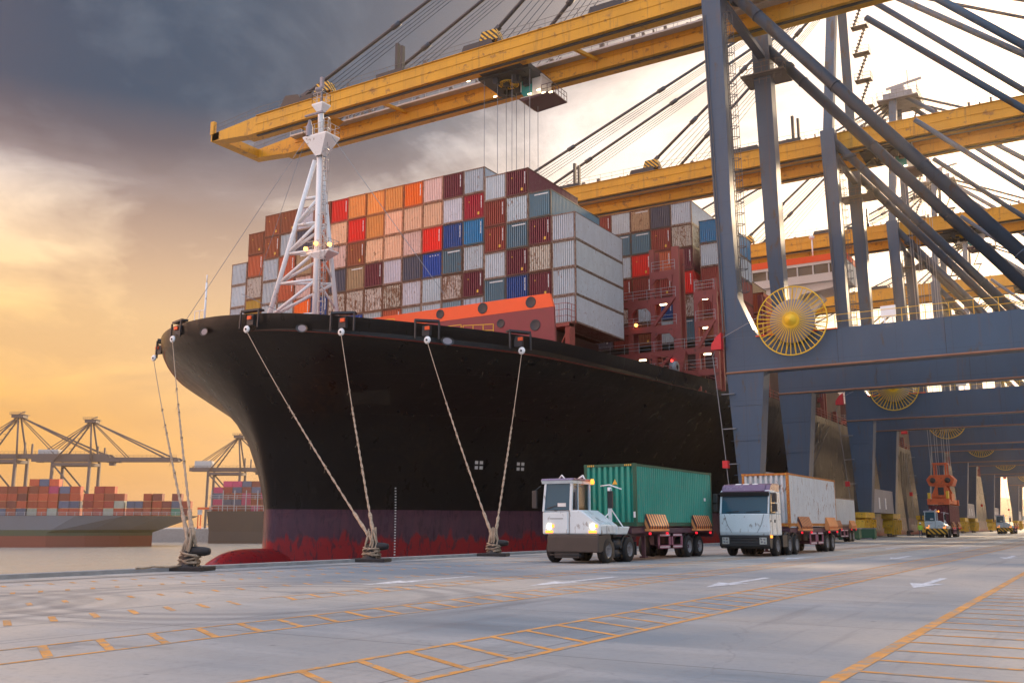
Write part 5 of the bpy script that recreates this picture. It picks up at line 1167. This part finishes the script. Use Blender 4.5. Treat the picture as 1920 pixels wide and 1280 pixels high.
# worker
def person(x, y, rz, label):
    me = bpy.data.meshes.new('person'); J = [(0, 0, .95), (0, 0, 1.18), (0, 0, 1.42), (0, -.01, 1.54), (0, -.02, 1.66), (0, -.02, 1.76),
        (-.11, 0, .88), (-.12, -.04, .48), (-.12, .02, .08), (-.12, -.10, .03), (.11, 0, .88), (.13, .05, .48), (.13, .1, .08), (.13, -.02, .03),
        (-.2, 0, 1.40), (-.26, .02, 1.12), (-.24, -.08, .88), (-.23, -.13, .80), (.2, 0, 1.40), (.27, .0, 1.14), (.24, -.14, .95), (.22, -.2, .90)]
    E_ = [(0,1),(1,2),(2,3),(3,4),(4,5),(0,6),(6,7),(7,8),(8,9),(0,10),(10,11),(11,12),(12,13),(2,14),(14,15),(15,16),(16,17),(2,18),(18,19),(19,20),(20,21)]
    Rr = [.15,.15,.17,.06,.10,.07,.10,.07,.05,.045,.10,.07,.05,.045,.075,.055,.04,.045,.075,.055,.04,.045]
    me.from_pydata(J, E_, []); o = bpy.data.objects.new('person', me); col.objects.link(o); o.location = (x, y, 0); o.rotation_euler = (0, 0, rz)
    me.materials.append(M['person_mix'])
    s = o.modifiers.new('skin', 'SKIN')
    for v, rr in zip(me.skin_vertices[0].data if me.skin_vertices else [], Rr): v.radius = (rr, rr*.8)
    if me.skin_vertices: me.skin_vertices[0].data[0].use_root = True
    o.modifiers.new('sub', 'SUBSURF').levels = 1; o.modifiers['sub'].render_levels = 1
    tag(o, label, 'person')
    m = MB(); m.lathe((0, -.02, 1.72), [(.13, -.02), (.125, .04), (.09, .11), (.001, .14)], 'z', 12); m.build('helmet', M['white_paint'], o)
pm = bpy.data.materials.new('person_mix'); pm.use_nodes = True; ntp = pm.node_tree
tcp = nd(ntp, 'ShaderNodeTexCoord'); spn = nd(ntp, 'ShaderNodeSeparateXYZ'); ntp.links.new(tcp.outputs['Object'], spn.inputs[0])
f1 = math_n(ntp, 'GREATER_THAN', spn.outputs[2], .93); f2 = math_n(ntp, 'GREATER_THAN', spn.outputs[2], 1.5)
ntp.links.new(mix_n(ntp, f2, mix_n(ntp, f1, (.03, .04, .12), (.45, .75, .05)), (.35, .20, .13)), ntp.nodes['Principled BSDF'].inputs['Base Color']); M['person_mix'] = pm
person(-19.9, 129.5, R(20), 'worker in a yellow-green hi-vis vest, dark trousers and white helmet beside the far striped tractor')
for x, y, l in ((-23.4, 106.5, 'dark green equipment box with grey lid at the foot of the second crane, left one'), (-22.9, 112.0, 'dark green equipment box at the foot of the second crane, right one')):
    r = empty('equipment_box', (x, y, 0), 0, l, 'box', 'green boxes by the second crane')
    m = MB(); m.box((-1.1, -.6, .15), (1.1, .6, 1.1)); m.box((-1, -.5, 0), (-.8, .5, .15)); m.box((.8, -.5, 0), (1, .5, .15)); m.build('body', M['green_box'], r); m = MB(); m.box((-1.15, -.65, 1.1), (1.15, .65, 1.22)); m.build('lid', M['grey_steel'], r)

for o in list(bpy.data.objects):
    b0 = o.name.split('.')[0]
    if b0 in ('cab_body', 'bumper', 'roof_fairing', 'cab_roof', 'mirror', 'sun_visor', 'portal_beam', 'seaside_leg', 'boom_girder', 'sill_beam', 'headblock', 'base', 'body') and o.type == 'MESH':
        bv = o.modifiers.new('bevel', 'BEVEL'); bv.width = .05 if b0 in ('cab_body', 'roof_fairing', 'bumper') else .025; bv.segments = 2; bv.limit_method = 'ANGLE'; bv.angle_limit = R(35)
# ------------------------------------------------------------------ far side of the harbour
hd = Vector((-sin(HEAD), cos(HEAD), 0)); rt3 = Vector((cos(HEAD), sin(HEAD), 0))
def far(u, d): return rt3*u + hd*d     # u metres to the right of the view axis line, d metres out
def fx(px, d): return (px-960)/1833.0*d
AZ = HEAD
# far quay
m = MB(); c_ = [far(-700, 400), far(-60, 400), far(-60, 470), far(-700, 470)]
c_ = [far(-900, 455), far(-90, 455), far(-90, 900), far(-900, 900)]
m.add([(p.x, p.y, -9) for p in c_] + [(p.x, p.y, 0.0) for p in c_], [(0,1,5,4),(1,2,6,5),(2,3,7,6),(3,0,4,7),(4,5,6,7)]); tag(m.build('far_ground', M['cope_concrete']), kind='structure')
def ship_mat(name, top_, mid, bot, z1, z2):
    m = bpy.data.materials.new(name); m.use_nodes = True; nt = m.node_tree; b = nt.nodes['Principled BSDF']
    tc = nd(nt, 'ShaderNodeTexCoord'); s = nd(nt, 'ShaderNodeSeparateXYZ'); nt.links.new(tc.outputs['Object'], s.inputs[0])
    n = noise_n(nt, tc.outputs['Object'], .15, 6, .6); 
    c = mix_n(nt, math_n(nt, 'GREATER_THAN', s.outputs[2], z1), mid, top_); c = mix_n(nt, math_n(nt, 'GREATER_THAN', s.outputs[2], z2), bot, c)
    c = mix_n(nt, math_n(nt, 'MULTIPLY', n, .35), c, (.12, .07, .04)); nt.links.new(c, b.inputs['Base Color']); b.inputs['Roughness'].default_value = .6; M[name] = m
ship_mat('far_hull_grey', (.16, .19, .23), (.05, .09, .05), (.26, .06, .04), -6+6.0, -6+3.9)
ship_mat('far_hull_dark', (.03, .035, .045), (.03, .035, .045), (.04, .03, .035), -4, -5)
def far_ship(name, d, ul, ur, zdeck, m_, bow, label):
    r = empty(name, tuple(far((ul+ur)/2, d)), AZ, label, 'ship', 'ships across the harbour')
    h = (ur-ul)/2; m = MB(); B = 20
    if bow:
        pts = [(-h, 0), (h-34, 0), (h-18, 2.5), (h-6, 9), (h+3, 20), (h-6, 31), (h-18, 37), (h-34, 40), (-h, 40)]
        low_ = [(-h, 0), (h-44, 0), (h-32, 4), (h-22, 10), (h-14, 20), (h-22, 30), (h-32, 36), (h-44, 40), (-h, 40)]
    else: pts = [(-h, 0), (h, 0), (h, 40), (-h, 40)]; low_ = [(-h+1, 1), (h, 1), (h, 39), (-h+1, 39)]
    n = len(pts); m.add([(x, y, -7) for x, y in low_] + [(x, y, -1) for x, y in low_] + [(x, y, zdeck) for x, y in pts], [(i, (i+1) % n, n+(i+1) % n, n+i) for i in range(n)] + [(n+i, n+(i+1) % n, 2*n+(i+1) % n, 2*n+i) for i in range(n)] + [tuple(range(2*n, 3*n))])
    m.build('hull', m_, r)
    return r
S1 = far_ship('cargo_ship', 345, fx(-60, 345), fx(322, 345), 5.0, M['far_hull_grey'], True, 'grey-hulled container ship with a green and red waterline across the water')
S2 = far_ship('cargo_ship', 420, fx(386, 420), fx(610, 420), 7.6, M['far_hull_dark'], False, 'dark-hulled container ship seen stern-on behind the mooring ropes')
m = MB(); m.rail([(-24.5, -.3, 7.6), (30, -.3, 7.6)], 2.2, .12, 4); m.rail([(-24.5, -.3, 12.5), (30, -.3, 12.5)], 1.8, .12, 4)
for k in range(10): m.beam((-24+k*5, .1, 7.6), (-24+k*5, .1, 16.5), .35)
m.build('stern_gantry', M['galv'], S2)
m = MB(); m.rail([(-34, -.3, 5.0), (40, -.3, 5.0)], 1.2, .08, 3); m.build('side_railing', M['galv'], S1)
FC = [(.44, .07, .03), (.30, .06, .03), (.36, .04, .03), (.10, .13, .22), (.55, .05, .16), (.34, .36, .30), (.22, .05, .04), (.62, .10, .04), (.05, .20, .14)]
FN = ['orange-red', 'brick brown', 'red', 'slate blue', 'pink', 'grey', 'dark red', 'vermilion', 'green']
Lg = 'flat'
def far_block(d, px0, px1, z0, tiers, nc, grp, wh, depth_=6.0, pal=None, y_off=3.0):
    """stack of containers side-on: nc columns between two picture columns"""
    u0, u1 = fx(px0, d), fx(px1, d); w_ = (u1-u0)/nc
    for c in range(nc):
        for t in range(tiers if isinstance(tiers, int) else tiers[c]):
            k = rnd.choice(pal or (0, 0, 1, 1, 2, 3, 3, 4, 5, 6, 7))
            me = FARM.get(round(w_, 1))
            if me is None:
                q = MB(); q.box((0, 0, 0), (w_-.12, 2.44, 2.5)); 
                nr = max(3, int(w_/.6))
                for j in range(nr): xx = (w_-.12)*(j+.5)/nr; q.box((xx-.1, -.05, .2), (xx+.1, 0, 2.3))
                q.box((0, -.09, 0), (.12, 0, 2.5)); q.box((w_-.24, -.09, 0), (w_-.12, 0, 2.5)); me = FARM[round(w_, 1)] = mesh_of(q, 'far_container', [M['cont_panel']])
            o = bpy.data.objects.new('shipping_container', me); col.objects.link(o)
            p = far(u0 + w_*c, d + y_off); o.location = (p.x, p.y, z0 + 2.6*t); o.rotation_euler = (0, 0, AZ); o.color = (*jit(FC[k], rnd, .15), 1); o['rust'] = .1
            tag(o, f'small {FN[k]} container, {NTH[t]} tier up, {NTH[c]} column of {wh}', 'container', grp)
FARM = {}
G1 = 'containers on the grey ship across the harbour'
far_block(345, -38, 38, 5.0, 4, 4, G1, 'the left edge stack', pal=(0, 0, 1, 1, 3, 6))
far_block(345, 40, 97, 5.0, 5, 3, G1, 'the tall far block', pal=(0, 1, 3, 4, 5, 7))
far_block(345, 99, 139, 5.0, [4, 4], 2, G1, 'the block right of it', pal=(0, 1, 3, 7))
far_block(345, 145, 224, 5.0, [3, 4, 4, 3], 4, G1, 'the long middle block', pal=(0, 1, 2, 5))
far_block(345, 228, 275, 5.0, [2, 2, 3], 3, G1, 'the low far block', pal=(0, 1, 3, 6))
far_block(345, 277, 350, 5.0, [3, 2, 3, 2], 4, G1, 'the block behind the ropes', pal=(0, 1, 3, 6, 8))
far_block(420, 394, 502, 7.6, [4, 5, 5, 5, 5, 4], 6, 'containers on the dark ship across the harbour', 'the dark ship', pal=(2, 4, 4, 6, 6, 3, 1), y_off=2)
# far cranes
def far_crane(px, d, label, first=None, sc_=1.0, mir=1):
    if first is not None:
        r = copy_tree(first); r['label'] = label
    else:
        r = empty('harbour_crane', (0, 0, 0), AZ, label, 'crane', 'cranes across the harbour'); A = M['far_crane']
        for x in (-13, 13):
            for y in (-8, 8):
                m = MB(); m.box((x-.9, y-.8, 0), (x+.9, y+.8, 46)); m.build('leg', A, r)
        m = MB()
        for y in (-8, 8):
            m.box((-13, y-.7, 14), (13, y+.7, 16)); m.box((-13, y-.7, 43), (13, y+.7, 45)); m.tube([(-13, y, 44), (13, y, 16)], .6, 6)
        for x in (-13, 13): m.box((x-.7, -8, 14), (x+.7, 8, 16)); m.box((x-.7, -8, 43), (x+.7, 8, 45)); m.box((x-.7, -8, 2), (x+.7, 8, 4))
        m.build('portal', A, r)
        m = MB()
        for y in (-3.5, 3.5): m.prism([(-30, 46), (72, 46), (74, 47.5), (72, 49), (-30, 49)], y-.7, y+.7)
        for k in range(26): m.box((-28+k*4, -3.5, 46.5), (-27.2+k*4, 3.5, 47.2))
        m.rail([(-30, -4.3, 49), (72, -4.3, 49)], 1.6, .08, 3); m.build('boom', A, r)
        m = MB(); ap = (9, 0, 74)
        for y in (-7, 7):
            m.tube([(13, y, 46), (ap[0], y*.25, 74)], .7, 6); m.tube([(-13, y, 46), (ap[0]-1, y*.25, 74)], .6, 6); 
        m.box((5, -3.5, 73.5), (13, 3.5, 75.5)); m.box((4, -4, 75.5), (14, 4, 75.8)); m.rail([(4, -4, 75.8), (14, -4, 75.8)], 1.5, .1, 1.5); m.beam((8, 0, 76), (12.5, 0, 78), .5)
        for k in range(7): z = 48+k*3.6; m.box((-11+k*2.6, -1, z), (-8+k*2.6, 1, z+.2))
        m.build('apex_frame', A, r)
        m = MB()
        for y in (-3.3, 3.3):
            for b in ((68, 49), (62, 49), (36, 49), (-28, 49), (-20, 49)): m.tube([(ap[0], y*.4, 74.5), (b[0], y, b[1])], .32, 5)
        m.build('stay', A, r)
        m = MB(); m.box((-26, -3.5, 49), (-12, 3.5, 54.5)); m.build('machinery_house', M['pale_wall'], r)
        m = MB(); m.box((24, -2, 43.5), (27.5, 2, 46)); m.box((22, -3, 45.5), (31, 3, 46)); m.box((14, -.5, 49), (15, .5, 57)); m.box((19, -.5, 49), (20, .5, 56)); m.build('trolley', A, r)
    p = far(fx(px, d), d); r.location = (p.x, p.y, 0); r.scale = (sc_*mir, sc_, sc_); r.rotation_euler = (0, 0, AZ); return r
f1_ = far_crane(133, 560, 'middle far crane with its boom reaching right over the grey ship', None, .82)
far_crane(-8, 560, 'leftmost of the three pale cranes across the harbour', f1_, .86)
far_crane(420, 560, 'far crane with a pale machinery house, partly behind the black bow', f1_, .70)
# small things on the far quay, between the ropes
for x0, x1, z0, z1, mt, nm, lb_ in ((368, 402, 0, 7.5, 'orange_steel', 'straddle_carrier', 'small orange portal carrier on the far quay between the ropes and the dark ship'),):
    p = far(fx(385, 460), 460); r = empty(nm, (p.x, p.y, 0), AZ, lb_, 'carrier')
    m = MB()
    for x in (-4, 3.6):
        for y in (0, 4): m.box((x, y, 0), (x+.5, y+.5, 9))
    m.box((-4.2, 0, 9), (4.3, 4.5, 10)); m.box((-4, 0, .3), (-3.3, 4.5, 1.2)); m.box((3.4, 0, .3), (4.1, 4.5, 1.2)); m.build('frame', M[mt], r)
    m = MB(); m.box((-3.8, -.8, 6.5), (-1.8, .1, 8.8)); m.build('cab', M['pale_wall'], r)
# end of the quay: sheds, hill, parked cars
sh = empty('warehouse', (2, 470, 0), 0, 'low shed with a curved blue-green roof at the far end of the quay', 'warehouse')
m = MB(); prof = [(-34, 5), (-24, 8.5), (-10, 11.5), (0, 12.2), (12, 11), (26, 7.5), (34, 4.5)]; m.prism([(-34, 4)] + prof + [(34, 4)], 0, 60); m.build('roof', M['teal_roof'], sh)
m = MB(); m.box((-33, .5, 0), (33, 59, 4.2)); m.build('wall', M['pale_wall'], sh)
m = MB(); m.rail([(-22, -3, 0), (-8, -3, 0)], 14, .25, 3.5, mids=3); m.build('scaffold', M['galv'], sh)
for k in range(5):
    r = empty('parked_car', (-24+k*5.5, 440, 0), R(90), f'{["white","silver","dark","white","silver"][k]} car parked before the far shed, {NTH[k]} from the left', 'car', 'cars parked before the shed')
    m = MB(); m.prism([(-2.2, .35), (2.2, .35), (2.15, .85), (1.3, .95), (.7, 1.42), (-.9, 1.42), (-1.7, .95), (-2.2, .85)], -.85, .85, 'y'); m.build('body', M[['white_paint', 'galv', 'dark_steel', 'white_paint', 'galv'][k]], r)
    m = MB(); 
    for x in (-1.35, 1.35):
        for y in (-.8, .8): m.lathe((x, y, .33), [(.001, -.1), (.32, -.1), (.32, .1), (.001, .1)], 'y', 12)
    m.build('wheel', M['black_rubber'], r)
m = MB(); N_ = 60; vs = []
for j in range(9):
    for i in range(N_+1):
        x = -900 + i*36; y = 1500 + j*60; hgt = max(0, 70*(1-((j-4)/4.5)**2))*(.55+.45*sin(i*.23+1)*cos(i*.11)) ; vs.append((x, y, hgt - 2))
m.add(vs, [(j*(N_+1)+i, j*(N_+1)+i+1, (j+1)*(N_+1)+i+1, (j+1)*(N_+1)+i) for j in range(8) for i in range(N_)], 0, True); tag(m.build('hills', M['hill']), kind='structure')
# ------------------------------------------------------------------ haze
HAZE = 0.00027
m = MB(); m.box((-2600, -650, -12), (1400, 2200, 100)); hz = m.build('haze', [])
hm = bpy.data.materials.new('haze'); hm.use_nodes = True; nt = hm.node_tree; nt.nodes.clear()
v = nd(nt, 'ShaderNodeVolumePrincipled'); v.inputs['Color'].default_value = (1.0, 0.80, 0.56, 1); v.inputs['Density'].default_value = HAZE; v.inputs['Anisotropy'].default_value = 0.72
oo = nd(nt, 'ShaderNodeOutputMaterial'); nt.links.new(v.outputs[0], oo.inputs['Volume']); hz.data.materials.append(hm); tag(hz, kind='stuff')
